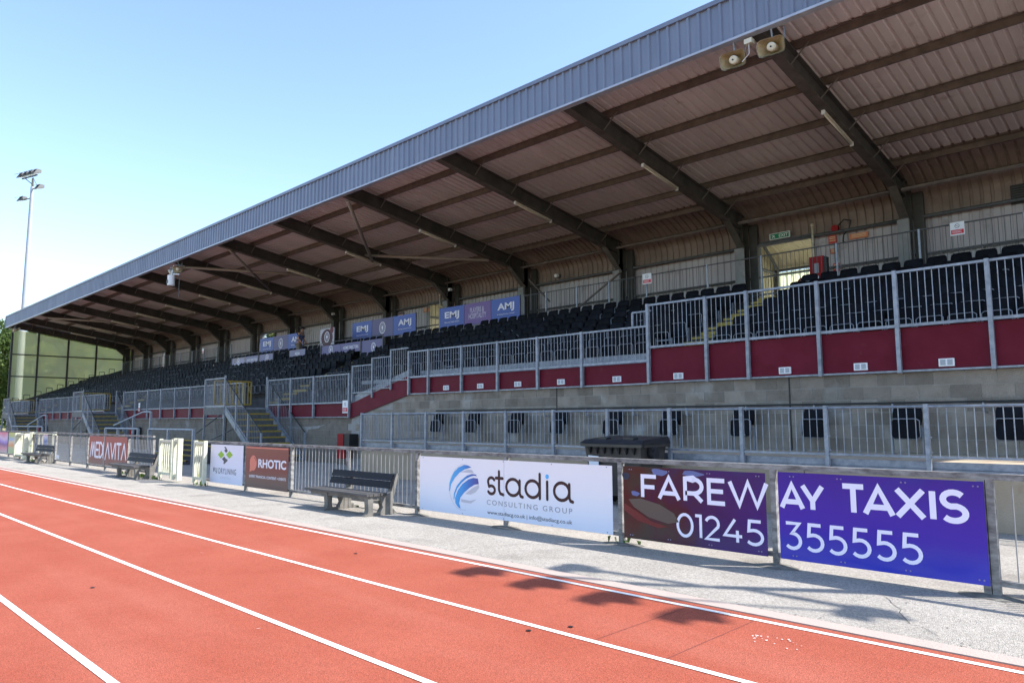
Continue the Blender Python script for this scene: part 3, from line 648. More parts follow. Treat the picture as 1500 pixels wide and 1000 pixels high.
# ------------------------------------------------------------ back railing on the walkway
brl = thing('walkway_railing', 'tall dark railing along the back walkway above the top row', 'railing')
for a, b in ((-18.55, XR), (-62.8, -47.5), (-43.5, -43.2)):
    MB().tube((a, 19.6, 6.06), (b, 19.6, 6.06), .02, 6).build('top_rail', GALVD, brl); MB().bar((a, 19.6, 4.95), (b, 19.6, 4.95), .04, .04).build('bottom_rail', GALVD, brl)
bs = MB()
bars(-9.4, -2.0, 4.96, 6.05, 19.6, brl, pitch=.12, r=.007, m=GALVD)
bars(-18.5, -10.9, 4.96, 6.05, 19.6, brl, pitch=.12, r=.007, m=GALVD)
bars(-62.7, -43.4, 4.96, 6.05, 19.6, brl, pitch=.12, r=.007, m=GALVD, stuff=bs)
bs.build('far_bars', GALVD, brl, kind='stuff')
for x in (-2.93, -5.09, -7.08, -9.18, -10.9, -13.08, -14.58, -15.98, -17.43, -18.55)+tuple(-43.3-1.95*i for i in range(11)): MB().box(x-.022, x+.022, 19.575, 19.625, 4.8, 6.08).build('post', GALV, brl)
# leaning brace
t = MB().bar((-15.9, 22.2, 7.0), (-18.4, 21.9, 5.45), .07, .05).build('wall_brace', PURL); tag(t, 'steel strut leaning from the column down behind the walkway railing', 'strut')
t = MB().bar((-20.7, 22.2, 7.35), (-19.3, 21.9, 6.2), .07, .05).build('wall_brace', PURL); tag(t, 'short steel strut above the players and hospitality board', 'strut')
# roof cross bracing tubes
for a, b, l in (((-21.2, 13.55, 8.97), (-26.2, 18.05, 8.35), 'near bay, running down from the fascia'), ((-26.2, 17.67, 8.55), (-21.2, 20.31, 7.95), 'near bay, running back to the columns'), ((-36.3, 13.9, 9.0), (-31.2, 18.4, 8.45), 'middle bay'), ((-31.2, 13.9, 9.0), (-36.2, 18.4, 8.4), 'middle bay, seen edge on'), ((-61.3, 13.9, 9.0), (-56.2, 18.4, 8.45), 'far bay')):
    t = MB().tube(a, b, .065, 8).build('roof_brace', mat('brace_tube', (.26, .215, .19), .6), smooth=True); tag(t, 'round bracing tube under the roof in the '+l, 'brace', 'roof bracing tubes')

# ------------------------------------------------------------ light fittings under rafters
tubem = MB().box(-.035, .035, 0, 1.75, -.03, .03).mesh('casing', TUBE); tb2 = MB().tube((0, .03, -.05), (0, 1.72, -.05), .022, 8).mesh('diffuser', mat('diffuser', (.62, .57, .46), .35), True)
caps_ = MB().box(-.04, .04, -.04, .0, -.075, .032).box(-.04, .04, 1.75, 1.79, -.075, .032).mesh('end_cap', WHITE)
ordn = ['first', 'second', 'third', 'fourth', 'fifth', 'sixth', 'seventh', 'eighth', 'ninth', 'tenth', 'eleventh', 'twelfth', 'thirteenth']
for i, X in enumerate(RAF[1:]):
    t = thing('strip_light', f'unlit strip light clipped under the {ordn[i]} rafter counted from the horn speakers', 'light', (X-.02, 16.75, 9.15-.158*(16.75-13.3)-.05), 'strip lights under the rafters')
    t.rotation_euler.x = -math.atan(.158); place('casing', tubem, t); place('diffuser', tb2, t); place('end_cap', caps_, t)

# ------------------------------------------------------------ horn speakers
def horn(x, y, z, label, rz=0, tilt=.30, sc=1.):
    t = thing('horn_speaker', label, 'speaker', (x, y, z), 'horn speakers under the fascia'); t.rotation_euler = (tilt, 0, rz); t.scale = (sc,)*3
    def rr(w, h, c, y_): return [(sx*(w-c*(1-math.cos(a))), y_, sz*(h-c*(1-math.sin(a)))) for sx, sz, an in ((1, 1, (0, 45, 90)), (-1, 1, (90, 45, 0)), (-1, -1, (0, 45, 90)), (1, -1, (90, 45, 0))) for a in map(math.radians, an)]
    outer = [rr(.27, .17, .09, 0), rr(.25, .155, .09, .07), rr(.16, .10, .06, .25), rr(.07, .07, .05, .40)]
    mb = MB()
    for r in outer: mb.v += r
    n = 12
    for i in range(3):
        for j in range(n): mb.f.append((i*n+j, i*n+(j+1) % n, (i+1)*n+(j+1) % n, (i+1)*n+j))
    mb.f.append(tuple(range(36, 48))); mb.build('bell', HORN, t, smooth=False)
    mb = MB(); inn = [rr(.255, .155, .08, .005), rr(.20, .125, .07, .12), rr(.10, .07, .05, .26)]
    for r in inn: mb.v += r
    for i in range(2):
        for j in range(n): mb.f.append((i*n+j, i*n+(j+1) % n, (i+1)*n+(j+1) % n, (i+1)*n+j))
    mb.f.append(tuple(range(24, 36))); mb.build('throat', HORNIN, t)
    mb = MB().tube((0, .02, 0), (0, .24, 0), .085, 16).tube((0, -.005, 0), (0, .02, 0), .065, 16, r2=.085); mb.build('reflex_dome', HORN, t, smooth=False)
    MB().tube((0, -.015, 0), (0, 0, 0), .018, 8).build('centre_bolt', BLACK, t)
    MB().box(-.16, .16, .10, .28, .17, .19).box(-.015, .015, .18, .2, .19, .36).tube((.24, .05, .02), (.24, .22, .34), .012, 6).build('bracket', GALV, t)
    MB().tube((0, .38, 0), (0, .55, 0), .08, 12).build('driver', HORN, t, smooth=False)
    return t
horn(-6.60, 13.18, 8.68, 'left one of the two near cream horn speakers under the fascia', .15)
horn(-5.80, 13.18, 8.66, 'right one of the two near cream horn speakers, in front of the first rafter', .15)
tag(MB().tube((-6.28, 13.25, 8.98), (-6.28, 13.25, 8.72), .008, 5).tube((-6.28, 13.25, 8.72), (-6.42, 13.22, 8.58), .008, 5).build('speaker_cable', WHITE), 'loose pale cable hanging between the two near horn speakers', 'cable')
tag(MB().box(-6.36, -6.2, 13.2, 13.34, 8.92, 9.02).build('junction_box', HORN), 'small tan junction box between the two near horn speakers', 'box')
horn(-36.5, 13.3, 8.62, 'left one of the two horn speakers above the white camera housing', -.5, .4, .95)
horn(-35.6, 13.3, 8.70, 'right one of the two horn speakers above the white camera housing', .5, .4, .95)
horn(-69.0, 13.3, 8.7, 'horn speaker at the far left end of the roof', .2, .4, .95)
t = thing('camera_housing', 'white cylindrical camera housing hung below the far pair of horn speakers', 'camera', (-36.0, 13.2, 7.95))
MB().tube((0, 0, 0), (0, 0, .50), .17, 16).build('housing', WHITE, t, smooth=False); MB().tube((0, 0, .5), (0, .1, 1.0), .03, 6).tube((.1, .05, .55), (.75, .1, .45), .03, 6).build('arm', WHITE, t)
MB().box(-.1, .05, -.175, -.16, .08, .26).build('lens_window', BLACK, t); MB().tube((.75, .1, .45), (.75, .1, -.7), .015, 6).build('hanging_rod', GALVD, t)

# ------------------------------------------------------------ glazed screen at the far end
scr = thing('end_screen', 'tall frosted glass windbreak screen closing the far end of the stand', 'screen')
SY = [13.65, 15.52, 17.75, 19.95, 22.2]
def top_at(y): return 9.02-.155*(y-13.6)
def bot_at(y): return 2.95+.384*max(0, y-14.0)
for y in SY: MB().box(XL-.07, XL+.07, y-.07, y+.07, (1.9 if y < 14 else bot_at(y)-.9), top_at(y)+.2).build('post', STEEL, scr)
for i, (a, b) in enumerate(zip(SY, SY[1:])):
    for (z0, z1) in ((0, 5.13), (5.13, 6.94), (6.94, 99)):
        lo0, lo1 = max(z0, bot_at(a)-.1), max(z0, bot_at(b)-.1); h0, h1 = min(z1, top_at(a)), min(z1, top_at(b))
        if h1-lo1 < .05 and h0-lo0 < .2: continue
        lo1 = min(lo1, h1-.02)
        MB().prism([(XL-.006, a+.07, lo0), (XL-.006, b-.07, lo1), (XL-.006, b-.07, h1), (XL-.006, a+.07, h0)], (.012, 0, 0)).build('pane', SCREEN, scr)
    for z in (5.13, 6.94):
        if bot_at(a) < z: MB().box(XL-.05, XL+.05, a+.07, b-.07, z-.045, z+.045).build('crossbar', STEEL, scr)
st = thing('stepped_end_rail', 'stepped dark side rail climbing the end of the rows below the glass screen', 'railing')
MB().prism([(XL+.15, 13.7, 2.0), (XL+.15, 22.2, 5.3), (XL+.15, 22.2, 6.05), (XL+.15, 13.7, 2.85)], (.04, 0, 0)).build('stringer', STEEL, st)
for i in range(10):
    y = 13.9+.79*i; z = 2.9+.303*i
    MB().path([(XL+.2, y, z), (XL+.2, y, z+.42), (XL+.2, y+.42, z+.42), (XL+.2, y+.42, z+.1)], .022, 6).build('hoop', BLACK, st)

# ------------------------------------------------------------ staircases with yellow edges
def staircase(dx, label, k):
    s_ = thing('staircase', label, 'staircase', (dx, 0, 0), 'staircases up to the seating')
    x0, x1, ya, yb = -28.3, -26.55, 11.85, 13.5
    MB().box(x0, x1, ya, 13.55, 1.76, 1.93).build('landing', GALV, s_)
    MB().box(x0, x1, ya-.03, ya, 1.66, 1.95).build('landing_fascia', GALVD, s_)
    for i in range(9):
        z = 1.93-.214*(i+1); x = x1+.32*i
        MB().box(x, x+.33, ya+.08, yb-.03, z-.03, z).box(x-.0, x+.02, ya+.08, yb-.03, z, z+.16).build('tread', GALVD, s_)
        MB().box(x+.27, x+.345, ya+.08, yb-.03, z-.05, z+.006).build('nosing', YELST, s_)
    for y in (ya, yb):
        MB().prism([(x1, y, 1.95), (x1+2.95, y, -.02), (x1+2.6, y, -.02), (x1, y, 1.70)], (0, .05, 0)).build('stringer', GALV, s_)
        a = Vector((x1, y, 3.0)); b = Vector((x1+2.95, y, 1.02))
        MB().tube(a, b, .022, 6).build('handrail', BLACK if True else GALV, s_); MB().bar(a-Vector((0, 0, .98)), b-Vector((0, 0, .92)), .03, .03).build('low_rail', GALV, s_)
        bb = MB()
        for j in range(1, 24): t_ = j/24; p = a.lerp(b, t_); bb.tube(p, p-Vector((0, 0, .95)), .008, 4, caps=False)
        bb.build('balustrade_bars', GALV, s_, kind='stuff')
        for t_ in (0, .33, .66, 1): p = a.lerp(b, t_); MB().box(p.x-.025, p.x+.025, y-.025, y+.025, max(0, p.z-1.25) if t_ else 0, p.z+(.12 if t_ == 0 else 0)).build('post', GALV, s_)
    MB().box(x0-.03, x0+.03, ya-.03, ya+.03, 0, 3.05).build('post', GALV, s_)
    MB().bar((x0, ya, 3.03), (x1, ya, 3.03), .04, .04).bar((x0, ya, 2.0), (x1, ya, 2.0), .04, .04).build('landing_rail', GALV, s_)
    bb = MB()
    for j in range(1, 17): x = x0+(x1-x0)*j/17; bb.tube((x, ya, 2.0), (x, ya, 3.03), .008, 4, caps=False)
    bb.build('balustrade_bars', GALV, s_, kind='stuff')
    # dark mesh screen and brace below the landing
    ms = MB()
    for j in range(22): ms.tube((x0-1.4+j*.14, 12.9, .5), (x0-1.4+j*.14, 12.9, 1.6), .006, 3, caps=False)
    for j in range(9): ms.tube((x0-1.4, 12.9, .55+j*.12), (x0+1.6, 12.9, .55+j*.12), .006, 3, caps=False)
    ms.build('mesh_guard', GALVD, s_, kind='stuff')
    MB().tube((x0-2.0, 12.4, .95), (x0+.3, 12.4, 1.72), .025, 6).tube((x0+.3, 12.4, 1.72), (x0+.7, 12.4, 1.72), .025, 6).tube((x0+.7, 12.4, 1.72), (x0+.7, 12.4, .4), .025, 6).tube((x0-1.6, 12.4, .45), (x0+1.6, 12.4, 1.2), .025, 6).build('ramp_handrail', BLACK, s_)
    g = thing('yellow_gate', 'yellow framed gate of upright bars on the landing of the '+k, 'gate', (dx+x0+.02, 0, 0), 'yellow gates on the landings')
    MB().path([(0, 12.2, 2.08), (0, 12.2, 3.0), (0, 13.7, 3.0), (0, 13.7, 2.08), (0, 12.2, 2.08)], .03, 4).build('gate_frame', YEL, g)
    bb = MB()
    for j in range(1, 12): bb.tube((0, 12.2+1.5*j/12, 2.1), (0, 12.2+1.5*j/12, 3.0), .018, 4, caps=False)
    bb.build('gate_bars', YEL if dx == 0 else GALV, g, kind='stuff')
staircase(0, 'nearest metal staircase with yellow step edges and barred balustrades', 'nearest staircase')
staircase(-17.45, 'middle metal staircase with yellow step edges, above the red letterboard', 'middle staircase')
staircase(-34.6, 'farthest metal staircase at the left end of the stand', 'farthest staircase')
# concrete steps with yellow edges between the two gates
cs = thing('concrete_steps', 'broad concrete steps with yellow edges seen through the gateway', 'steps')
for i in range(5):
    MB().box(-28.4, -24.6, 9.75+.29*i, 11.2, .15*i, .15*(i+1)).build('tread', CONCD, cs); MB().box(-28.4, -24.6, 9.73+.29*i, 9.81+.29*i, .15*(i+1)-.04, .15*(i+1)+.004).build('nosing', YELST, cs)
def guard(pts, posts, label, r=.035):
    g = thing('guard_rail', label, 'railing', (0, 0, 0)); mb = MB().path(pts, r, 6); mb.build('top_rail', GALV, g)
    for (x, y, z) in posts: MB().box(x-.04, x+.04, y-.04, y+.04, 0, z).build('post', GALV, g)
guard([(-27.6, 9.6, 1.16), (-23.7, 9.6, 1.16)], [(-27.6, 9.6, 1.16), (-25.8, 9.6, 1.16), (-23.7, 9.6, 1.2)], 'low galvanised guard rail in front of the concrete steps, ending at the gateway')
guard([(-32.4, 9.6, 1.16), (-28.7, 9.6, 1.16)], [(-32.4, 9.6, 1.16), (-30.9, 9.6, 1.16), (-28.7, 9.6, 1.16)], 'low galvanised guard rail above the left bench')
guard([(-36.0, 11, 1.25), (-32.4, 11, 1.82), (-31.5, 11, 1.82)], [(-33.5, 11, 1.6), (-31.5, 11, 1.82)], 'sloping galvanised ramp handrail left of the nearest staircase')
guard([(-53.0, 10.5, 1.16), (-46.0, 10.5, 1.16)], [(-53, 10.5, 1.16), (-49, 10.5, 1.16), (-46, 10.5, 1.16)], 'low galvanised guard rail below the middle staircase')
guard([(-60.0, 10.5, 1.16), (-56.0, 10.5, 1.16)], [(-60, 10.5, 1.16), (-56, 10.5, 1.16)], 'low galvanised guard rail at the far left end')
guard([(-54.0, 11.5, 1.2), (-50.4, 11.5, 1.8), (-49.6, 11.5, 1.8)], [(-51.5, 11.5, 1.6), (-49.6, 11.5, 1.8)], 'sloping galvanised ramp handrail left of the middle staircase')
# red hose cabinets against the low wall
for (x, z0, z1, l) in ((-20.65, .2, 1.0, 'red cabinet with a black recess standing left of the platform railing'), (-40.4, .6, 1.12, 'small red cabinet on the low wall above the left bench'), (-58.5, .6, 1.12, 'small red cabinet on the low wall at the far left')):
    c = thing('hose_cabinet', l, 'cabinet', (x, 13.2, 0)); MB().box(-.35, .0, 0, .35, z0, z1).build('case', RED, c); MB().box(.005, .33, 0.02, .35, z0+.3 if z0 < .5 else z0, z1).build('sidebox', BLACK, c)  # plain black box set against the right side of the red case
# notices on the railing corner
for (x, y, w, h, z, nm, l) in ((-20.95, 13.44, .32, .42, 1.68, 'a', 'white notice with red print on the railing corner beside the sloping maroon band'), (-13.0, 19.5, .34, .34, 5.76, 'b', 'small white and red notice on the walkway railing above the mid seats'), (-4.24, 19.5, .30, .32, 5.76, 'c', 'white and red prohibition notice on the walkway railing at the right'), (-40.2, 13.44, .22, .42, 1.95, 'd', 'small pale notice on the left maroon railing above the left bench'), (-47.2, 19.5, .3, .3, 5.8, 'e', 'small notice on the far walkway railing')):
    n = thing('notice_sign', l, 'sign', (x, y, z), None); MB().box(-w/2, w/2, 0, .01, 0, h).build('plate', WHITE, n)
    MB().box(-w*.44, w*.44, -.004, -.001, h*.1, h*.42).build('red_band', flat('red', (.55, .03, .05)), n)
    ring(MB(), 0, h*.7, w*.17, w*.17, w*.03, -.002).build('prohibition_ring', flat('ink', (.03, .03, .04)), n); strokes([[(-w*.11, h*.78), (w*.11, h*.62)]], w*.03, -.003).build('prohibition_bar', flat('ink', (.03, .03, .04)), n)
    strokes([[(-w*.36, h*(.19+.07*q)), (w*(.3-.1*(q % 2)), h*(.19+.07*q))] for q in range(3)], h*.022, -.006).build('print_lines', WHITE, n)

# ------------------------------------------------------------ things on the back wall
t = thing('exit_sign', 'green and white exit sign above the lit opening', 'sign', (-10.0, 22.75, 7.29)); MB().box(-.34, .34, 0, .05, 0, .20).build('plate', WHITE, t); MB().box(-.31, .31, -.004, -.001, .02, .18).build('green_face', flat('green', (.01, .22, .10)), t)
text_mesh('EXIT', -.02, .28, .05, .15, -.006, WHITE, t, bold=.02); strokes([[(-.22, .15), (-.2, .1), (-.25, .05)], [(-.2, .1), (-.15, .05)], [(-.26, .12), (-.16, .12)]], .02, -.006).build('running_figure', WHITE, t)
t = thing('fire_cabinet', 'bright red fire hose cabinet right of the lit exit opening', 'cabinet', (-8.02, 20.6, 5.33)); MB().box(-.2, .2, 0, .3, -.45, .70).build('case', RED, t); MB().box(-.06, .06, -.006, 0, .22, .5).build('window', VENTG, t); MB().box(-.07, .05, -.006, 0, .05, .13).build('label_plate', WHITE, t); MB().box(.2, .25, .02, .28, -.45, .68).build('side_shade', BLACK, t)
t = tag(MB().tube((-8.62, 21.0, 5.34), (-8.5, 21.3, 5.34), .22, 16).build('hose_reel', RED), 'red hose reel on the walkway in front of the lit opening', 'hose reel')
WN = [(-8.38, 22.90, 7.0, .24, .26, (.50, .05, .03), 'square red fire action notice below the red alarm bell'), (-8.36, 22.90, 6.62, .20, .16, (.42, .10, .05), 'small red notice below the fire action notice'), (-8.30, 22.90, 6.10, .20, .26, (.55, .04, .04), 'red and white call point sign above the red cabinet'), (-7.6, 22.90, 6.98, .56, .17, (.62, .20, .09), 'orange lettered strip sign on the back wall'), (-28.45, 22.9, 6.95, .5, .2, (.55, .17, .08), 'orange strip sign left of the middle exit opening'), (-26.3, 22.9, 6.9, .3, .3, (.5, .06, .04), 'red sign right of the middle exit opening'), (-46.6, 22.9, 6.9, .5, .4, (.42, .15, .10), 'dull orange sign left of the exit opening with green trees')]
for (x, y, z, w, h, c, l) in WN:
    t = thing('wall_notice', l, 'sign', (x, y, z)); MB().box(-w/2, w/2, 0, .012, -h/2, h/2).build('plate', flat('notice'+str(c), c), t); strokes([[(-w*.38, z_), (w*.38, z_)] for z_ in (-h*.18, h*.08, h*.28)], h*.09, -.004).build('print_lines', flat('pale', (.7, .55, .35)), t)
t = thing('louvre_vent', 'dark square louvre on the back wall near the right edge', 'vent', (-3.35, 22.88, 7.12)); MB().box(-.33, .33, 0, .05, -.02, .5).build('vent_frame', BLACK, t)
for k in range(7): MB().box(-.3, .3, -.03, .0, .02+.065*k, .045+.065*k).build('louvre', STEEL, t)
t = thing('alarm_bell', 'small red alarm bell with a looping dark cable above the fire notices', 'bell', (-8.25, 22.75, 7.30)); MB().tube((0, 0, 0), (0, .12, 0), .11, 14).build('gong', RED, t); MB().path([(.1, .0, .05), (.3, 0, .22), (.5, 0, .15), (.42, .02, -.1), (.25, .04, -.25), (.22, .05, -.45), (.3, .05, -.5)], .022, 6).build('cable', BLACK, t)
for (x, y, z, l) in ((-19.4, 22.4, 7.35, 'white camera on the wall right of the fourth column'), (-25.8, 22.1, 7.55, 'small pale dome light on the column above the hospitality board'), (-36.0, 22.1, 7.45, 'small pale dome light on the column above the heart board')):
    t = thing('wall_lamp', l, 'lamp', (x, y, z)); MB().tube((0, .0, 0), (0, .15, .02), .07, 12).build('lens', WHITE, t); MB().box(-.06, .06, .15, .3, -.06, .08).build('bracket', GALVD, t)
t = thing('info_board', 'dark brown notice board with pale orange lines beside the middle exit', 'sign', (-27.0+.5, 19.9, 5.75)); MB().box(-.3, .15, 0, .03, 0, .6).build('plate', flat('brown', (.05, .02, .018)), t); strokes([[(-.25, .12+.16*k), (.1, .12+.16*k)] for k in range(3)], .05, -.003).build('print_lines', flat('peach', (.5, .22, .13)), t)

# ------------------------------------------------------------ sponsor boards in the stand
BLUEA = m_print('board_blue', [(0, (.030, .075, .34)), (.62, (.036, .085, .38)), (.80, (.035, .02, .20)), (1, (.03, .008, .15))], 'Z', 5.45, 6.45, .45, noise=.25)
LILAC = flat('lilac', (.135, .13, .26)); PALEL = flat('pale_lilac', (.20, .20, .31)); INKW = flat('white_ink', (.72, .72, .80)); MAR = flat('maroon_ink', (.05, .006, .02)); PURP = flat('mauve', (.17, .11, .30))
def crest(parent, x, z, r, Y, ink=INKW, inner=MAR):
    m = MB(); ring(m, x, z, r, r*1.15, r*.16, Y); ring(m, x, z, r*.66, r*.66*1.15, r*.08, Y-.0003); m.build('crest_ring', ink, parent)
    m = MB(); m.poly([(x-r*.22, Y-.0006, z+r*.4), (x+r*.22, Y-.0006, z+r*.4), (x+r*.30, Y-.0006, z), (x+r*.14, Y-.0006, z-r*.42), (x-r*.14, Y-.0006, z-r*.42), (x-r*.30, Y-.0006, z)]); m.build('crest_shield', ink, parent)
def board(name, x0, x1, z0, z1, Y, m, label, group=None, posts=True, thick=.02):
    t = thing(name, label, 'board', ((x0+x1)/2, Y, z0), group); w = (x1-x0)/2
    MB().box(-w, w, 0, thick, 0, z1-z0).build('panel', m, t); return t, w, z1-z0
grp = 'sponsor boards on the walkway railing'
for (xa, xb, mid, l) in ((-25.05, -20.0, 'PLAYERS', 'right run'), (-32.05, -26.75, 'crest', 'middle run'), (-42.15, -37.0, 'crest', 'left run')):
    w3 = (xb-xa)/3; Y = 19.45; s_ = 19.45/20.9; z0, z1 = 1.452+(5.50-1.452)*s_, 1.452+(6.42-1.452)*s_
    xa *= s_; xb *= s_; w3 *= s_
    for j in range(3):
        a, b = xa+w3*j+.01, xa+w3*(j+1)-.01; nm = {0: 'blue EMJ board', 1: 'mauve PLAYERS and HOSPITALITY board' if mid == 'PLAYERS' else 'lilac board with a round white crest', 2: 'blue AMJ board'}[j]
        t, w, h = board('sponsor_board', a, b, z0, z1, Y, BLUEA if j != 1 else (PURP if mid == 'PLAYERS' else LILAC), f'{nm} in the {l} on the walkway railing', grp)
        if j != 1:
            text_mesh('EMJ' if j == 0 else 'AMJ', -w*.55, w*.62, h*.38, h*.78, -.003, INKW, t, bold=.03 if j else .03); text_mesh('Building Services Limited' if j else 'Electrical Media Limited', -w*.55, w*.62, h*.24, h*.31, -.003, INKW, t)
        elif mid == 'PLAYERS':
            text_mesh('PLAYERS &', -w*.56, w*.5, h*.55, h*.80, -.003, flat('pale_text', (.5, .47, .6)), t, bold=.02); text_mesh('HOSPITALITY', -w*.66, w*.66, h*.27, h*.52, -.003, flat('pale_text', (.5, .47, .6)), t, bold=.02)
        else: crest(t, 0, h*.5, .24, -.003)
        for q in (-w+.02, w-.02): MB().box(q-.02, q+.02, .02, .06, -.75, h+.03).build('support_post', GALVD, t)
# directors' boxes lower boards
for (xa, xb, za, l, txt) in ((-29.75, -24.88, 4.2, 'right', 'HOME DIRECTORS'), (-39.05, -34.3, 4.42, 'left', 'AWAY DIRECTORS')):
    w3 = (xb-xa)/3
    for j in range(3):
        a, b = xa+w3*j+.01, xa+w3*(j+1)-.01; z1 = 4.84
        z0 = (4.16 if j == 2 and l == 'right' else 4.42)
        t, w, h = board('directors_board', a, b, z0, z1, 17.75, LILAC if l == 'right' else (PALEL if j else mat('stained_board', (.28, .28, .42), .5, col2=(.18, .15, .14), scale=1.3, lo=.45, hi=.6)), f'{"left" if j==0 else "middle lettered" if j==1 else "right"} panel of the {l} directors box front', 'directors box fronts')
        if j == 1: text_mesh(txt, -w*.75, w*.75, h*.35, h*.68, -.003, INKW, t, bold=.02)
        else: crest(t, (.1 if j else 0), h*.52, .17, -.003)
    g = tag(MB().tube((xa, 17.72, 4.98), (xb, 17.72, 4.98), .02, 6).tube((xa, 17.72, 4.98), (xa, 17.72, 4.0), .02, 6).tube((xb-w3, 17.72, 4.98), (xb-w3, 17.72, 4.0), .02, 6).tube((xb, 17.72, 4.98), (xb, 17.72, 4.0), .02, 6).build('box_rail', GALVD), f'thin tube rail over the {l} directors box panels', 'railing')
t, w, h = board('media_board', -32.8, -31.3, 4.48, 4.86, 17.8, PALEL, 'small pale board lettered MEDIA in front of the standing man'); text_mesh('MEDIA', -.2, .25, h*.3, h*.68, -.003, INKW, t, bold=.02)
t, w, h = board('heart_board', -31.15, -29.9, 5.02, 5.82, 18.5, flat('pale_grey', (.45, .44, .50)), 'square pale board with a maroon disc and round club crest'); disc(MB(), 0, h*.42, .52, .43, -.002).build('maroon_disc', MAR, t); disc(MB(), .42, h*.86, .16, .16, -.0025).build('maroon_dot', flat('red_dot', (.12, .01, .02)), t); crest(t, 0, h*.48, .23, -.004)
for q in (-w, w): MB().box(q-.02, q+.02, .02, .06, -1.0, h).build('support_post', GALVD, t)
for (x, l) in ((-33.3, 'left'), (-30.9, 'right')): tag(MB().box(x-.02, x+.02, 18.6, 18.64, 4.2, 5.1).build('row_post', GALVD), f'short grey post {l} of the media board', 'post')

# ============================================================ TRACKSIDE FENCE
FY = 7.1
fr_ = thing('trackside_fence', 'weathered low fence beside the track, right of the gateway, carrying the big boards', 'fence')
fl_ = thing('trackside_fence', 'weathered low fence beside the track, left of the gateway, behind the two far benches', 'fence')
WPOST = mat('pale_post', (.24, .24, .245), .55, .1, col2=(.34, .34, .34), scale=8)
FR = [4.3, 2.35, .42, -1.44, -3.29, -5.16, -7.07, -9.0, -10.93, -12.86, -14.74, -16.9]
FL = [-20.02, -21.9, -23.8, -25.5, -27.35, -29.15, -31.0, -32.9, -34.2, -36.1, -38.0, -40, -42, -44, -46, -48]
def fence(P, parent, barred, zt=.965):
    for b, a in zip(P, P[1:]):
        MB().bar((a, FY, zt), (b, FY, zt), .06, .05).build('top_rail', OLDRAIL, parent); MB().bar((a, FY, .115), (b, FY, .115), .05, .045).build('bottom_rail', OLDRAIL, parent)
        if (b, a) in barred or barred == 'all': bars(a+.04, b-.04, .13, .95, FY, parent, pitch=.113, r=.005, m=WPOST)
    for x in P:
        MB().box(x-.028, x+.028, FY-.03, FY+.03, 0, .96).build('post', OLDRAIL, parent)
barred = {(FR[i], FR[i+1]) for i in (0, 1, 2, 7, 8)}
fence(FR, fr_, barred)
barl = {(FL[i], FL[i+1]) for i in (0, 1, 3, 4, 5, 6)}
fence(FL, fl_, barl, zt=1.04)
for x in (-9.10, -12.96, -10.85): MB().box(x-.02, x+.02, FY-.05, FY-.035, .12, .93).build('pale_clip', WPOST, fr_)
for x in (-25.56, -27.4, -29.2, -21.96): MB().box(x-.04, x+.04, FY-.05, FY-.035, .12, .98).build('pale_clip', WPOST, fl_)
MB().box(-1.66+.02, -1.50+.0, FY-.03, FY+.03, 0, .0).build('foot', OLDRAIL, fr_) if False else None
MB().box(-1.53, -1.475, FY-.03, FY+.03, 0, .96).build('post', OLDRAIL, fr_)
# small dirt mounds at the post feet
DIRT = mat('dirt', (.10, .095, .085), .95, col2=(.18, .17, .15), scale=20)
for i, x in enumerate(FR[:9]):
    mb = MB(); n = 14
    rr = random.Random(i)
    pts = [(x+.30*math.cos(2*math.pi*j/n)*rr.uniform(.6, 1.15), FY-.02+.16*math.sin(2*math.pi*j/n)*rr.uniform(.6, 1.1), .000) for j in range(n)]
    k = len(mb.v); mb.v += pts+[(x, FY, .03)]
    for j in range(n): mb.f.append((j, (j+1) % n, n))
    mb.build('dirt_mound', DIRT, kind='stuff')

def ad(name, x0, x1, z0, z1, m, label, y=7.045):
    t = thing(name, label, 'board', (0, 0, 0)); MB().box(x0, x1, y, y+.004, z0, z1).build('panel', m, t); return t
Y1 = 7.043
# stadia board
WB = m_print('stadia_vinyl', [(0, (.66, .73, .88)), (.55, (.80, .79, .86)), (1, (.84, .80, .84))], 'Z', .1, .9, .4, noise=.25)
t = ad('stadia_board', -8.88, -5.25, .10, .90, WB, 'large white board lettered stadia CONSULTING GROUP with a striped blue globe')
INK = flat('dark_brown', (.045, .015, .018)); GREYI = flat('grey_ink', (.30, .30, .34)); GREYD = flat('dark_grey_ink', (.08, .08, .09))
GB = m_print('globe_blue', [(0, (.08, .42, .80)), (.45, (.03, .28, .68)), (.75, (.03, .12, .45)), (1, (.06, .045, .28))], 'X', -8.2, -7.55, .4)
B1 = [(-8.195, .419), (-8.183, .543), (-8.095, .689), (-7.988, .764), (-7.868, .804), (-7.777, .799), (-7.712, .775), (-7.75, .769), (-7.855, .743), (-7.961, .695), (-8.068, .611), (-8.148, .518), (-8.175, .42)]
B2 = [(-8.093, .32), (-8.086, .391), (-8.026, .499), (-7.933, .583), (-7.802, .659), (-7.699, .686), (-7.622, .681), (-7.596, .661), (-7.647, .665), (-7.724, .65), (-7.828, .61), (-7.92, .549), (-8.013, .465), (-8.059, .384), (-8.079, .295)]
B3 = [(-8.052, .253), (-8.059, .331), (-7.999, .44), (-7.907, .532), (-7.776, .605), (-7.673, .632), (-7.577, .628), (-7.558, .553), (-7.647, .539), (-7.75, .49), (-7.867, .414), (-7.945, .339), (-7.972, .259), (-7.938, .184), (-7.998, .205)]
B4 = [(-7.84, .398), (-7.698, .485), (-7.558, .544), (-7.552, .502), (-7.621, .439), (-7.723, .398)]
mb = MB()
for b in (B1, B2, B3): mb.poly([(x, Y1-.0005, z) for x, z in b])
mb.build('globe_stripes', GB, t)
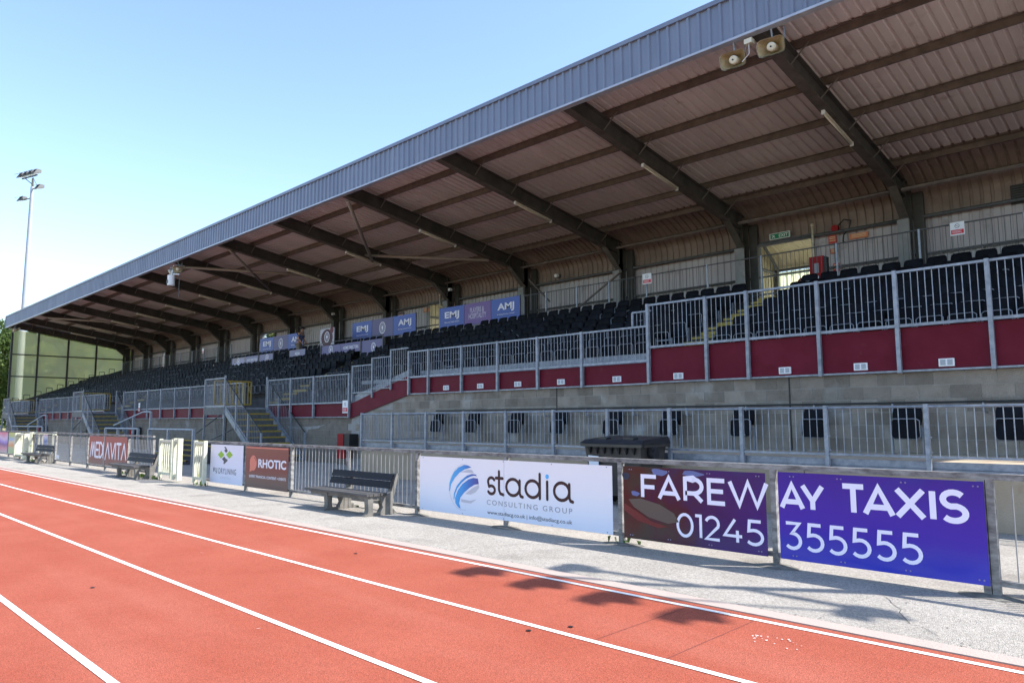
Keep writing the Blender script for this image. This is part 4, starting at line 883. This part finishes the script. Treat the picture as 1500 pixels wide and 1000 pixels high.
SH = flat('pale_shade', (.52, .52, .60)); m5 = MB(); m5.poly([(x, Y1, z) for x, z in B4]); m5.poly([(-7.93, Y1, .32), (-7.75, Y1, .31), (-7.60, Y1, .34), (-7.72, Y1, .275), (-7.92, Y1, .28)]); m5.poly([(-7.95, Y1, .70), (-7.78, Y1, .745), (-7.70, Y1, .74), (-7.66, Y1, .70), (-7.78, Y1, .70)]); m5.build('globe_shade', SH, t)
strokes([[(-8.19, .42), (-8.15, .32), (-8.09, .24), (-8.03, .2), (-7.94, .17), (-7.82, .175)], [(-8.19, .5), (-8.15, .62), (-8.05, .74), (-7.92, .81), (-7.80, .805)]], .006, Y1).build('globe_outline', SH, t)
# the word: drawn strokes. x-height .42-.655
x0, zb, r = -7.39, .445, .105
def letter_a(cx, w=.125, rz=.108): return [arc(cx, zb+rz-.005, w, rz, 0, 360, 20), [(cx+w, zb+rz+.09), (cx+w, zb+.03), (cx+w+.02, zb-.005), (cx+w+.055, zb-.012)]]
S_ = [arc(-7.305, .60, .065, .055, 30, 200, 8)+arc(-7.305, .49, .07, .055, 130, -150, 10)]
WORD = S_+[[(-7.155, .745), (-7.155, .50), (-7.13, .45), (-7.07, .438)], [(-7.215, .655), (-7.085, .655)]]+letter_a(-6.89)+[arc(-6.533, zb+.103, .125, .108, 0, 360, 20), [(-6.405, .745), (-6.405, .435)]]+[[(-6.277, .655), (-6.277, .435)]]+letter_a(-6.035)
strokes(WORD, .041, Y1, caps=True).build('lettering', INK, t)
disc(MB(), -6.277, .72, .030, .030, Y1).build('blue_dot', flat('cyan', (.10, .45, .85)), t)
text_mesh('CONSULTING GROUP', -7.395, -5.865, .285, .352, Y1, GREYI, t, space=1.35)
text_mesh('www.stadiacg.co.uk | info@stadiacg.co.uk', -7.385, -5.868, .145, .212, Y1, GREYD, t, bold=.004)
MB().box(-7.061, -7.057, 7.042, 7.0448, .1, .9).build('board_joint', SH, t)
# taxi boards
TX1 = m_print('taxi_left', [(0, (.024, .020, .022)), (.12, (.060, .008, .012)), (.24, (.036, .024, .024)), (.34, (.048, .008, .028)), (.48, (.032, .010, .08)), (.75, (.038, .012, .13)), (1, (.034, .014, .19))], 'X', -5.2, -3.2, .16, noise=.85, wav=.10)  # red and brown reflections painted into the purple print of the left board
TX2 = m_print('taxi_right', [(0, (.038, .018, .26)), (.4, (.042, .024, .36)), (.7, (.030, .028, .40)), (1, (.030, .042, .48))], 'Z', .95, .05, .14, noise=.25, wav=.08)
LV = flat('lavender_white', (.84, .82, .98), .35)
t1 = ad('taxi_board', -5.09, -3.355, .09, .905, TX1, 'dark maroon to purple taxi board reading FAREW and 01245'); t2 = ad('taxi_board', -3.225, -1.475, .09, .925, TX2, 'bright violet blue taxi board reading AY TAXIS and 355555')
glyphs('FAREW', -4.845, -3.32, .545, .825, .046, Y1, LV, t1, .32); glyphs('01245', -4.39, -3.385, .175, .435, .032, Y1, LV, t1, .24)
glyphs('AY', -3.215, -2.77, .56, .83, .048, Y1, LV, t2, .22); glyphs('TAXIS', -2.63, -1.59, .565, .850, .050, Y1, LV, t2, .30); glyphs('355555', -3.18, -1.955, .185, .455, .033, Y1, LV, t2, .30)
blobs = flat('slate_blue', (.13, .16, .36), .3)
def blob(pts, m, t): MB().poly([(x, Y1, z) for x, z in pts]).build('printed_reflection', m, t)  # flat shapes that paint mirror-like reflections onto the left board
def oval(cx, cz, rx, rz, j=0): return [(cx+rx*math.cos(a)*(1+.18*math.sin(3*a+j)), cz+rz*math.sin(a)*(1+.2*math.cos(2*a+j))) for a in [2*math.pi*i/18 for i in range(18)]]
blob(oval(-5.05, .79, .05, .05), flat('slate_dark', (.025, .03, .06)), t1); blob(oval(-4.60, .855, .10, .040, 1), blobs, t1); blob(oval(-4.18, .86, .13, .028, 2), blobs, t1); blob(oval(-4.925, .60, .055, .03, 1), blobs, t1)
blob([(-5.02, .53), (-4.85, .55), (-4.6, .50), (-4.42, .42), (-4.36, .33), (-4.5, .30), (-4.75, .35), (-4.95, .45)], flat('taupe', (.12, .085, .07)), t1); blob([(-5.08, .48), (-4.95, .42), (-4.72, .31), (-4.5, .265), (-4.62, .24), (-4.9, .30), (-5.08, .40)], flat('brick_reflection', (.16, .022, .022)), t1)
rv = MB().tube((0, 0, 0), (0, .004, 0), .007, 8).mesh('rivet', flat('rivet', (.25, .22, .35)))
for X in (-3.1, -2.65, -2.1, -1.55):
    for z in (.13, .885): place('rivet', rv, t2, (X, 7.041, z)); place('rivet', rv, t2, (X+.035, 7.041, z))
for X in (-5.0, -4.5, -4.0, -3.45):
    for z in (.13, .87): place('rivet', rv, t1, (X, 7.041, z)); place('rivet', rv, t1, (X+.03, 7.041, z))
for X in (-8.8, -7.9, -7.07, -6.2, -5.33):
    for z in (.12, .88): place('eyelet', rv, [o for o in bpy.data.objects if o.name == 'stadia_board'][0], (X, 7.041, z))
# RJ Drylining and Rhotic
t = ad('drylining_board', -16.40, -14.80, .09, .925, m_print('rj_vinyl', [(0, (.62, .66, .82)), (1, (.70, .69, .80))], 'Z', .1, .9, .45), 'white board with a green and grey diamond lettered RJ DRYLINING'); GRN = flat('lime', (.26, .46, .03)); DG = flat('slate', (.07, .075, .10))
def rot(cx, cz, wx, wz): return [(cx, cz+wz), (cx+wx, cz), (cx, cz-wz), (cx-wx, cz)]
m_ = MB()
for c in (rot(-15.86, .705, .165, .085), rot(-15.45, .715, .165, .085)): m_.poly([(x, Y1, z) for x, z in c])
m_.build('green_diamond', GRN, t); m_ = MB()
for c in (rot(-15.62, .80, .09, .05), rot(-15.70, .615, .11, .055), [(-15.74, .54), (-15.70, .50), (-15.52, .59), (-15.56, .63)], [(-15.72, .87), (-15.66, .885), (-15.58, .84), (-15.64, .83)]): m_.poly([(x, Y1, z) for x, z in c])
m_.build('grey_diamond', DG, t)
text_mesh('RJ', -16.23, -16.03, .295, .415, Y1, GREYD, t, bold=.005); text_mesh('DRYLINING', -15.96, -15.10, .295, .418, Y1, GREYD, t, bold=.005, space=1.15); text_mesh('LIMITED', -15.85, -15.35, .19, .235, Y1, flat('faint', (.52, .56, .66)), t)
RH = m_print('rhotic_print', [(0, (.085, .055, .055)), (.25, (.10, .045, .045)), (.45, (.13, .018, .025)), (1, (.15, .028, .032))], 'Z', .1, .92, .3, noise=.35)
t = ad('rhotic_board', -14.67, -12.90, .09, .925, RH, 'dark red board with a salmon speech bubble lettered RHOTIC'); SAL = flat('salmon', (.66, .20, .14))
disc(MB(), -14.335, .585, .155, .155, Y1).poly([(-14.47, Y1-.0004, .56), (-14.49, Y1-.0004, .40), (-14.36, Y1-.0004, .435), (-14.25, Y1-.0004, .45), (-14.22, Y1-.0004, .5)]).build('speech_bubble', SAL, t)
strokes([arc(-14.32, .62, .09, .08, 75, 5, 6)], .012, Y1-.001).build('bubble_line', INK, t)
text_mesh('RHOTIC', -14.12, -12.98, .50, .675, Y1, INKW, t, bold=.035); text_mesh('EXPERT FINANCIAL CONTENT + EVENTS', -14.50, -12.98, .292, .345, Y1, INKW, t, bold=.02)
MB().box(-14.66, -12.91, 7.042, 7.0445, .885, .905).build('salmon_strip', SAL, t)
# Mediavita
t = ad('letter_board', -25.25, -21.85, .16, 1.0, m_print('medi_print', [(0, (.13, .07, .07)), (.2, (.16, .03, .035)), (.5, (.21, .016, .024)), (1, (.25, .022, .032))], 'Z', .15, 1.0, .4, noise=.2), 'red board with tall thin white letters MEDIAVITA')
L_ = []; xx = -25.1
def add(ls, w):
    global xx
    for l in ls: L_.append([(xx+a*w, .38+b*.42) for a, b in l])
    xx += w+.07
add([[(0, 0), (.28, 1), (.5, .1), (.72, 1), (1, 0)]], .42); add([[(1, 1), (0, 1), (0, 0), (1, 0)], [(0, .5), (.9, .5)]], .26); add([[(0, 0), (0, 1), (.5, 1), (1, .75), (1, .25), (.5, 0), (0, 0)]], .28); add([[(0, 0), (0, 1)]], .03); xx += .08
add([[(0, -.1), (.5, 1), (1, 0)]], .36); add([[(0, 1), (.5, 0), (1, 1)]], .34); add([[(0, 0), (0, 1)]], .03); add([[(0, 1), (1, 1)], [(.5, 0), (.5, 1)]], .32); add([[(0, 0), (.5, 1), (1, 0)]], .36)
sc_ = (3.2)/(xx-.07+25.1); L_ = [[(-25.1+(a+25.1)*sc_, b) for a, b in l] for l in L_]
strokes(L_, .07, Y1, caps=True).build('lettering', INKW, t); MB().box(-23.83, -23.77, 7.036, 7.0445, .16, 1.0).build('board_joint', WPOST, t)
# two colourful far boards
t = ad('colour_board', -38.3, -36.2, .16, 1.0, m_print('colour_a', [(0, (.45, .38, .42)), (.22, (.55, .20, .30)), (.42, (.10, .03, .22)), (.55, (.22, .16, .60)), (.7, (.50, .42, .62)), (1, (.60, .10, .22))], 'Z', .15, 1.0, .4, noise=.3), 'far left board with pink, violet and white bands')
t = ad('colour_board', -36.0, -34.35, .16, 1.0, m_print('colour_b', [(0, (.28, .42, .16)), (.25, (.35, .45, .25)), (.4, (.65, .25, .10)), (.55, (.60, .50, .35)), (.65, (.20, .38, .70)), (.8, (.35, .45, .20)), (1, (.45, .50, .12))], 'Z', .15, 1.0, .4, noise=.3), 'far left board with green, blue and orange bands')
t = ad('paper_notice', -30.6, -30.1, .52, .98, m_print('paper', [(0, (.50, .48, .52)), (.5, (.05, .12, .35)), (.8, (.45, .50, .60)), (1, (.6, .3, .35))], 'Z', .5, 1, .5, noise=.3), 'small blue and white poster tied to the bars behind the farthest bench')
t = ad('paper_notice', -28.9, -28.5, .18, .30, WHITE, 'small white label low on the bars right of the farthest bench')

# weeds at the fence feet and grit along the track edging
WEED = leafmat('weed_leaf', (.06, .12, .03), (.12, .18, .05)); rw = random.Random(5); mb = MB()
for (cx, cy, n) in ((-20.2, 6.95, 60), (-19.3, 6.9, 30), (-16.6, 6.95, 22), (-10.9, 7.05, 14), (-22.0, 7.0, 25), (-31.2, 6.95, 40), (-5.2, 7.12, 10)):
    for i in range(n):
        x, y = cx+rw.gauss(0, .14), cy+rw.gauss(0, .05); h = rw.uniform(.02, .10); a = rw.uniform(0, 6.28); dx, dy = .012*math.cos(a), .012*math.sin(a)
        mb.quad((x-dx, y-dy, 0), (x+dx, y+dy, 0), (x+dx*.8+rw.gauss(0, .02), y+dy*.8+rw.gauss(0, .02), h), (x-dx*.8+rw.gauss(0, .02), y-dy*.8, h*.9))
mb.build('weeds', WEED, kind='stuff')
GRIT = mat('grit', (.12, .11, .10), .95); mb = MB()
for i in range(420):
    x, y = rw.uniform(-30, 0), (5.42+abs(rw.gauss(0, .06)) if i % 3 else rw.uniform(5.5, 7.0)); r_ = rw.uniform(.004, .012)
    mb.poly([(x+r_*math.cos(t), y+r_*math.sin(t)*rw.uniform(.6, 1.2), .0035) for t in (0, 1.2, 2.5, 3.8, 5.0)])
mb.build('grit', GRIT, kind='stuff')
# hairline cracks wandering through the apron
CRK = mat('crack', (.09, .085, .08), .95); mb = MB()
for (x, y, a, n) in ((-6.3, 5.5, 1.3, 16), (-13.5, 5.6, .5, 22), (-1.5, 5.6, 1.9, 12), (-19, 5.6, .25, 26)):
    for i in range(n):
        a += rw.gauss(0, .35); x2, y2 = x+.1*math.cos(a), min(7.0, y+.1*abs(math.sin(a))); mb.quad((x-.003, y, .0022), (x+.003, y, .0022), (x2+.003, y2, .0022), (x2-.003, y2, .0022)); x, y = x2, y2
mb.build('apron_cracks', CRK, kind='stuff')

# cream gates
def gate_leaf(name, x, y, rz, w, h, label, nb=4, t_=.05):
    g = thing(name, label, 'gate', (x, y, 0), None, rz)
    for a in (0, w): MB().box(a-t_*.8, a+t_*.8, -t_, t_, .05, h).build('stile', CREAM, g)
    for z in (.16, h-.05): MB().box(t_*.8, w-t_*.8, -t_*.6, t_*.6, z-.03, z+.03).build('gate_rail', CREAM, g)
    for i in range(1, nb+1): MB().box(w*i/(nb+1)-.016, w*i/(nb+1)+.016, -.012, .012, .16, h-.05).build('bar', CREAM, g)
    return g
gate_leaf('cream_gate', -19.20, 6.98, .0, .78, 1.0, 'cream gate leaf with mossy bars folded back left of the gateway', 5, .04)
gate_leaf('cream_gate', -18.10, 6.92, .0, .26, 1.03, 'thick cream post frame at the left edge of the gateway', 0, .055)
gate_leaf('cream_gate', -16.88, 6.90, .0, .52, 1.0, 'cream gate leaf folded at the right edge of the gateway beside the white board', 4, .038)
gate_leaf('cream_gate', -34.1, 7.0, -.05, 1.9, 1.0, 'cream boarded gate behind the farthest bench', 3, .13)
gate_leaf('cream_gate', -31.9, 6.95, .9, .8, 1.05, 'narrow cream gate leaf right of the farthest bench', 2, .06)

# ============================================================ BENCHES
def bench(x, y, rz, L, label, first=None):
    t = thing('park_bench', label, 'bench', (x, y, 0), 'low benches facing the track', rz)
    for k in (0, 1):   # back planks, leaning
        zz = .415+.125*k; yy = .335+.04*k
        MB().prism([(0, yy, zz), (0, yy+.03, zz+.008), (0, yy+.065, zz+.113), (0, yy+.035, zz+.105)], (L, 0, 0)).build('back_plank', BPLANK, t)
    for k in range(3): MB().box(-.06, L+.04, -.16+.145*k, -.16+.145*k+.13, .315, .355).build('seat_plank', BSEAT, t)
    MB().box(.05, L-.05, -.10, -.05, .255, .312).build('beam', BLEG, t)
    for lx in (.48, L-.09):
        g = MB(); w = .10
        g.prism([(lx, -.13, 0), (lx, .02, 0), (lx, -.01, .10), (lx, .0, .31), (lx, -.12, .31), (lx, -.10, .10)], (w, 0, 0))
        g.prism([(lx, .12, 0), (lx, .50, 0), (lx, .47, .04), (lx, .40, .10), (lx, .44, .30), (lx, .505, .56), (lx, .53, .655), (lx, .49, .66), (lx, .462, .60), (lx, .385, .375), (lx, .30, .31), (lx, .14, .31), (lx, .20, .12)], (w, 0, 0))
        g.prism([(lx+.01, -.02, .24), (lx+.01, .3, .24), (lx+.01, .3, .31), (lx+.01, -.02, .31)], (w-.02, 0, 0)); g.prism([(lx+.005, -.18, 0), (lx+.005, .2, 0), (lx+.005, .2, .035), (lx+.005, -.14, .035)], (w-.01, 0, 0))
        g.build('leg', BLEG, t)
    return t
bench(-11.12, 6.56, 0, 1.72, 'nearest dark plank bench with grey moulded legs, left of the stadia board')
bench(-21.35, 6.60, .0, 1.85, 'middle dark plank bench in front of the red letterboard')
bench(-31.0, 6.60, .05, 1.85, 'farthest dark plank bench in front of the cream boarded gate')
for o in [o for o in bpy.data.objects if o.name.startswith('park_bench')]: o.scale = (1, .88, .93)

# ============================================================ WHEELIE BIN
b = thing('wheelie_bin', 'large dark four wheeled bin with a flat lid standing against the viewing platform', 'bin', (-8.05, 10.02, 0))
MB().prism([(0, 0, .98), (1.17, 0, .98), (1.10, .06, .14), (.07, .06, .14)], (0, 0, 0)).f.clear()
def hexa(c): m = MB(); m.v = [tuple(p) for p in c]; m.f = [(0, 3, 2, 1), (4, 5, 6, 7), (0, 1, 5, 4), (1, 2, 6, 5), (2, 3, 7, 6), (3, 0, 4, 7)]; return m
hexa([(.10, .10, .16), (1.07, .10, .16), (1.07, .62, .16), (.10, .62, .16), (.0, 0, 1.02), (1.17, 0, 1.02), (1.17, .76, 1.02), (.0, .76, 1.02)]).build('tub', BINM, b)
MB().box(-.05, 1.22, -.05, .02, .98, 1.03).box(-.05, 0, 0, .80, .98, 1.03).box(1.17, 1.22, 0, .80, .98, 1.03).build('rim', BINM, b)
gus = MB().prism([(-.035, -.045, .97), (.035, -.045, .97), (0, -.012, .86)], (0, .04, 0)).mesh('gusset', BLACK)
for i in range(7): place('gusset', gus, b, (.13+.152*i, 0, 0))
hexa([(-.06, -.06, 1.035), (1.23, -.06, 1.035), (1.23, .80, 1.035), (-.06, .80, 1.035), (-.02, .05, 1.10), (1.19, .05, 1.10), (1.19, .80, 1.15), (-.02, .80, 1.15)]).build('lid', BLACKP, b)
for x in (.30, .86): MB().box(x-.10, x+.10, .10, .24, 1.095, 1.135).build('lid_handle', BLACKP, b)
MB().tube((1.19, .30, .86), (1.27, .30, .86), .09, 14).box(1.18, 1.25, .2, .4, .86, .98).build('lift_trunnion', BLACKP, b)
for (x, y) in ((.18, .15), (.98, .15), (.18, .6), (.98, .6)): MB().tube((x-.025, y, .09), (x+.025, y, .09), .09, 14).box(x-.03, x+.03, y-.03, y+.03, .1, .18).build('wheel', BLACK, b)
tag(MB().prism([(-7.93, 10.0, .62), (-7.73, 10.0, .60), (-7.73, 9.995, .82), (-7.95, 9.995, .83)], (0, .004, 0)).build('paper_label', mat('paper_white', (.70, .74, .80), .7)), 'white paper label taped to the front of the wheelie bin', 'label')

# small litter on the platform
for (x, y, w, m, l) in ((-12.6, 12.2, .12, flat('blue_litter', (.03, .12, .45)), 'small blue wrapper on the platform floor'),):
    tag(MB().box(x, x+w, y, y+.08, .852, .88).build('wrapper', m), l, 'litter')

# ============================================================ FLOODLIGHT MASTS
def mast(x, y, H, label, rz, rs=1., w=1., armz=-2.5):
    t = thing('floodlight_mast', label, 'floodlight mast', (x, y, 0), None, rz)
    MB().tube((0, 0, 0), (0, 0, H*.55), .33*rs, 20, r2=.25*rs).build('lower_shaft', MASTM, t); MB().tube((0, 0, H*.55), (0, 0, H-1.4), .245*rs, 20, r2=.16*rs).build('upper_shaft', MASTM, t)
    MB().tube((0, 0, H-2.2), (0, 0, H-.6), .10*rs, 8).bar((-1.2, -.3, H-.55), (1.2, -.3, H-.55), .10*rs, .10*rs).tube((0, 0, H-1.6), (1.0, -.1, H-1.75), .05, 6).tube((0, 0, H+armz), (-1.1, -.1, H+armz), .05, 6).tube((0, 0, H-1.2), (-.75, -.3, H-.55), .04, 6).tube((1.15, -.1, H-1.75), (.4, -.3, H-.5), .025, 5).build('head_frame', GALVD, t)
    def lamp(lx, ly, lz, r_):
        g = MB().prism([(lx-.27*w, ly-.40*w, lz-.10), (lx-.27*w, ly+.28*w, lz+.14), (lx-.27*w, ly+.28*w, lz+.10+.32*w), (lx-.27*w, ly-.10, lz+.08+.32*w)], (.54*w, 0, 0)); o = g.build('lamp_head', LAMPB, t)
        MB().prism([(lx-.24*w, ly-.39*w, lz-.125), (lx-.24*w, ly+.27*w, lz+.115), (lx-.24*w, ly+.275*w, lz+.125), (lx-.24*w, ly-.385*w, lz-.115)], (.48*w, 0, 0)).build('lamp_glass', LAMPG, o)
        MB().prism([(lx-.28*w, ly-.55*w, lz+.16), (lx-.28*w, ly-.12*w, lz+.10+.30*w), (lx-.28*w, ly-.12*w, lz+.12+.31*w), (lx-.28*w, ly-.57*w, lz+.18)], (.56*w, 0, 0)).build('visor', LAMPB, o)
    for k in range(4): lamp(-1.13+.76*k, -.35, H-.45, 0)
    lamp(1.35 if w > .8 else 1.0, -.1, H-1.85, 0); lamp(-1.3, -.1, H+armz-.1, 0)
    return t
mast(-78, 15.75, 24.6, 'tall pale floodlight mast rising behind the far left end of the stand', .30, .92)
# its twin just outside the right of the picture throws the soft shadow across the track
Hm = 8.6
mast(-3.88+.76*(Hm-.6), 5.45+.53*(Hm-.6), Hm, 'slimmer twin floodlight mast beyond the right end of the stand', .0, .4, .5, -1.3)

# ============================================================ TREES
def crown_mesh(seed, n, m, R, H, leaf):
    rn = random.Random(seed); v = []; f = []
    lobes = []
    for i in range(26):
        a = rn.uniform(0, 6.28); h = rn.uniform(-.85, 1); rr = math.sqrt(max(.05, 1-h*h))*rn.uniform(.35, .95)
        lobes.append((math.cos(a)*rr*R, math.sin(a)*rr*R, h*H, rn.uniform(.22, .42)*R))
    for i in range(n):
        lx, ly, lz, lr = rn.choice(lobes)
        d = Vector((rn.gauss(0, 1), rn.gauss(0, 1), rn.gauss(0, 1))).normalized()*lr*rn.uniform(.55, 1.05)**.6; d.z *= .8
        c = Vector((lx, ly, lz))+d; u = Vector((rn.gauss(0, 1), rn.gauss(0, 1), rn.gauss(0, .6))).normalized(); w = u.orthogonal().normalized(); w.rotate(Matrix.Rotation(rn.uniform(0, 6.28), 3, u)); q = u.cross(w); s_ = leaf*rn.uniform(.6, 1.3); k = len(v)
        v += [tuple(c-w*s_), tuple(c+q*s_*.6), tuple(c+w*s_), tuple(c-q*s_*.6)]; f.append((k, k+1, k+2, k+3))
    me = bpy.data.meshes.new('crown'); me.from_pydata(v, [], f); me.materials.append(m); return me
CM = [crown_mesh(11+i, 15000, LEAF[i % 3], 1, .95, .028) for i in range(3)]
TL = [(-95, 17, 11.2, 5.0, 0, 'leafy dark green tree at the far left edge beside the stand end'), (-92, 21.5, 12, 5.0, 1, 'olive green tree just left of the frosted screen'), (-101, 15.0, 9.0, 4.6, 1, 'low yellowish green tree at the picture edge'), (-99, 25, 14, 5.5, 0, 'dark tree seen blurred through the first glass bay'), (-96, 30, 13, 5.5, 2, 'green tree seen blurred through the second glass bay'), (-92, 34, 12.5, 5.4, 1, 'olive tree seen blurred through the third glass bay'), (-90, 39, 13, 5.4, 2, 'green tree seen blurred through the fourth glass bay'), (-84, 45, 13, 5.6, 1, 'tree behind the back corner of the far end'), (-108, 22, 13.5, 6, 2, 'taller tree in the second row behind the far end'), (-110, 33, 17, 6.5, 0, 'tall dark tree in the second row behind the glass'), (-106, 44, 17, 6.5, 2, 'tall tree in the second row behind the glass corner'),
      (-82, 44, 12, 5, 2, 'bright tree seen through the left exit opening'), (-88, 50, 14, 6, 2, 'tree farther back seen through the left exit opening'), (-76, 48, 13, 5.5, 2, 'tree behind the stand near the left exit opening'), (-60, 52, 14, 6, 0, 'tree behind the middle of the stand'), (-118, 12, 13, 5.5, 1, 'distant tree by the dry grass')]
for i, (x, y, H, R, k, l) in enumerate(TL):
    t = thing('leafy_tree', l, 'tree', (x, y, 0), 'trees beyond the far end of the stand', i*1.3)
    c = place('crown', CM[k], t, (0, 0, H*.55)); c.scale = (R, R, H*.47)
    mb = MB().tube((0, 0, 0), (.1, 0, H*.35), .28, 8, r2=.2).tube((.1, 0, H*.35), (.5, .3, H*.7), .2, 7, r2=.06).tube((.1, 0, H*.33), (-1.2, -.4, H*.62), .13, 6, r2=.04).tube((.08, 0, H*.28), (1.4, -.9, H*.55), .12, 6, r2=.04)
    mb.build('trunk', BARK, t)
# hedge line closing the field behind
hm = crown_mesh(99, 16000, LEAF[0], 1, .9, .03)
for i in range(5):
    o = place('tree_belt', hm, None, (-190+i*-2, -30+i*38, 4)); o.scale = (9, 26, 9); o['kind'] = 'stuff'; o['label'] = 'distant belt of trees beyond the field'

# ============================================================ STANDING MAN (bending slightly, on the top row)
SKIN = mat('skin', (.36, .19, .13), .6); SHIRT = mat('blue_shirt', (.06, .085, .20), .8, col2=(.08, .11, .25), scale=8); SHORT = mat('khaki_shorts', (.17, .145, .115), .85, col2=(.22, .19, .15), scale=8); CAP = mat('dark_cap', (.015, .012, .016), .8); SHOE = mat('shoe', (.04, .04, .045), .7)
def skin_body(name, pts, edges, m, parent, root=0, sub=2):
    me = bpy.data.meshes.new(name); me.from_pydata([p[0] for p in pts], edges, []); o = bpy.data.objects.new(name, me); COL.objects.link(o)
    md = o.modifiers.new('skin', 'SKIN'); md.use_smooth_shade = True; sv = me.skin_vertices[0].data
    for i, p in enumerate(pts): r_ = p[1]; sv[i].radius = r_ if isinstance(r_, tuple) else (r_, r_)
    for i in range(len(pts)): sv[i].use_root = (i == root)
    s_ = o.modifiers.new('sub', 'SUBSURF'); s_.levels = sub; s_.render_levels = sub
    bpy.context.view_layer.update(); me2 = bpy.data.meshes.new_from_object(o.evaluated_get(bpy.context.evaluated_depsgraph_get())); bpy.data.objects.remove(o)
    me2.materials.clear(); me2.materials.append(m); me2.name = name
    for p in me2.polygons: p.use_smooth = True
    return place(name, me2, parent)
P = thing('person', 'standing man in a dark cap, blue T-shirt and khaki shorts looking down among the seats', 'person', (-34.05, 19.02, 4.46), None, .5)
# skeleton faces +X (towards the right), leaning forward a little
B = [((0, 0, .94), (.15, .12)), ((.02, 0, 1.12), (.14, .12)), ((.07, 0, 1.32), (.17, .125)), ((.10, 0, 1.45), (.13, .10)), ((.13, 0, 1.53), (.055, .055)), ((.17, 0, 1.62), (.085, .075)), ((.20, 0, 1.70), (.085, .08)),
     ((.09, .19, 1.43), (.06, .06)), ((.10, .25, 1.17), (.045, .045)), ((.30, .20, .98), (.034, .034)), ((.36, .18, .94), (.03, .02)),
     ((.09, -.19, 1.43), (.06, .06)), ((.10, -.26, 1.17), (.045, .045)), ((.28, -.22, .96), (.034, .034)), ((.34, -.20, .92), (.03, .02)),
     ((-.01, .10, .86), (.095, .09)), ((.03, .11, .50), (.062, .062)), ((-.03, .11, .27), (.056, .055)), ((-.03, .11, .08), (.04, .04)), ((.12, .12, .035), (.04, .03)),
     ((-.01, -.10, .86), (.095, .09)), ((.05, -.12, .50), (.062, .062)), ((.0, -.12, .27), (.056, .055)), ((.0, -.12, .08), (.04, .04)), ((.15, -.13, .035), (.04, .03))]
Ed = [(0, 1), (1, 2), (2, 3), (3, 4), (4, 5), (5, 6), (3, 7), (7, 8), (8, 9), (9, 10), (3, 11), (11, 12), (12, 13), (13, 14), (0, 15), (15, 16), (16, 17), (17, 18), (18, 19), (0, 20), (20, 21), (21, 22), (22, 23), (23, 24)]
skin_body('body', B, Ed, SKIN, P)
skin_body('shirt', [((-.005, 0, .93), (.165, .14)), ((.02, 0, 1.12), (.162, .14)), ((.07, 0, 1.32), (.185, .14)), ((.10, 0, 1.46), (.14, .11)), ((.09, .19, 1.43), (.078, .078)), ((.10, .235, 1.24), (.070, .068)), ((.09, -.19, 1.43), (.078, .078)), ((.10, -.24, 1.24), (.070, .068))], [(0, 1), (1, 2), (2, 3), (3, 4), (4, 5), (3, 6), (6, 7)], SHIRT, P)
skin_body('shorts', [((0, 0, .95), (.168, .14)), ((-.005, .105, .84), (.12, .115)), ((.025, .115, .52), (.092, .09)), ((-.005, -.105, .84), (.12, .115)), ((.045, -.125, .52), (.092, .09))], [(0, 1), (1, 2), (0, 3), (3, 4)], SHORT, P)
mb = MB()
for i in range(7):
    a0, a1 = i/7*math.pi/2, (i+1)/7*math.pi/2
    mb.tube((.185-.02*i*.2, 0, 1.70+.095*math.sin(a0)), (.185-.02*(i+1)*.2, 0, 1.70+.095*math.sin(a1)), .112*math.cos(a0)+.002, 14, r2=.112*math.cos(a1)+.002, caps=False)
mb.prism([(.26, -.07, 1.705), (.38, -.05, 1.665), (.38, .05, 1.665), (.26, .07, 1.705)], (0, 0, .012)); mb.build('cap', CAP, P)
for s_ in (.195, -.195):   # fingers of each hand, short bent chains from the palm
    h = Vector((.36 if s_ > 0 else .34, s_*.92, .935 if s_ > 0 else .915)); mb = MB()
    for j, l in enumerate((.035, .042, .04, .03)): a = h+Vector((.02, -.024+.016*j, 0)); c = a+Vector((l, 0, -.012)); mb.tube(a, c, .009, 6).tube(c, c+Vector((l*.5, 0, -.028)), .008, 6)
    mb.tube(h+Vector((-.01, -.03*math.copysign(1, s_), 0)), h+Vector((.03, -.05*math.copysign(1, s_), -.015)), .010, 6); mb.build('fingers', SKIN, P)
# face: nose, ears, eyes, mouth
mb = MB().prism([(.268, -.012, 1.665), (.268, .012, 1.665), (.296, 0, 1.635)], (0, 0, .012)); mb.build('nose', SKIN, P)
for y in (-.028, .028): MB().tube((.262, y, 1.672), (.272, y, 1.672), .010, 8).build('eye', CAP, P)
MB().box(.252, .262, -.022, .022, 1.600, 1.607).build('mouth', mat('lip', (.22, .07, .06), .6), P)
for y in (-.086, .082): MB().box(.17, .20, y, y+.012, 1.63, 1.69).build('ear', SKIN, P)
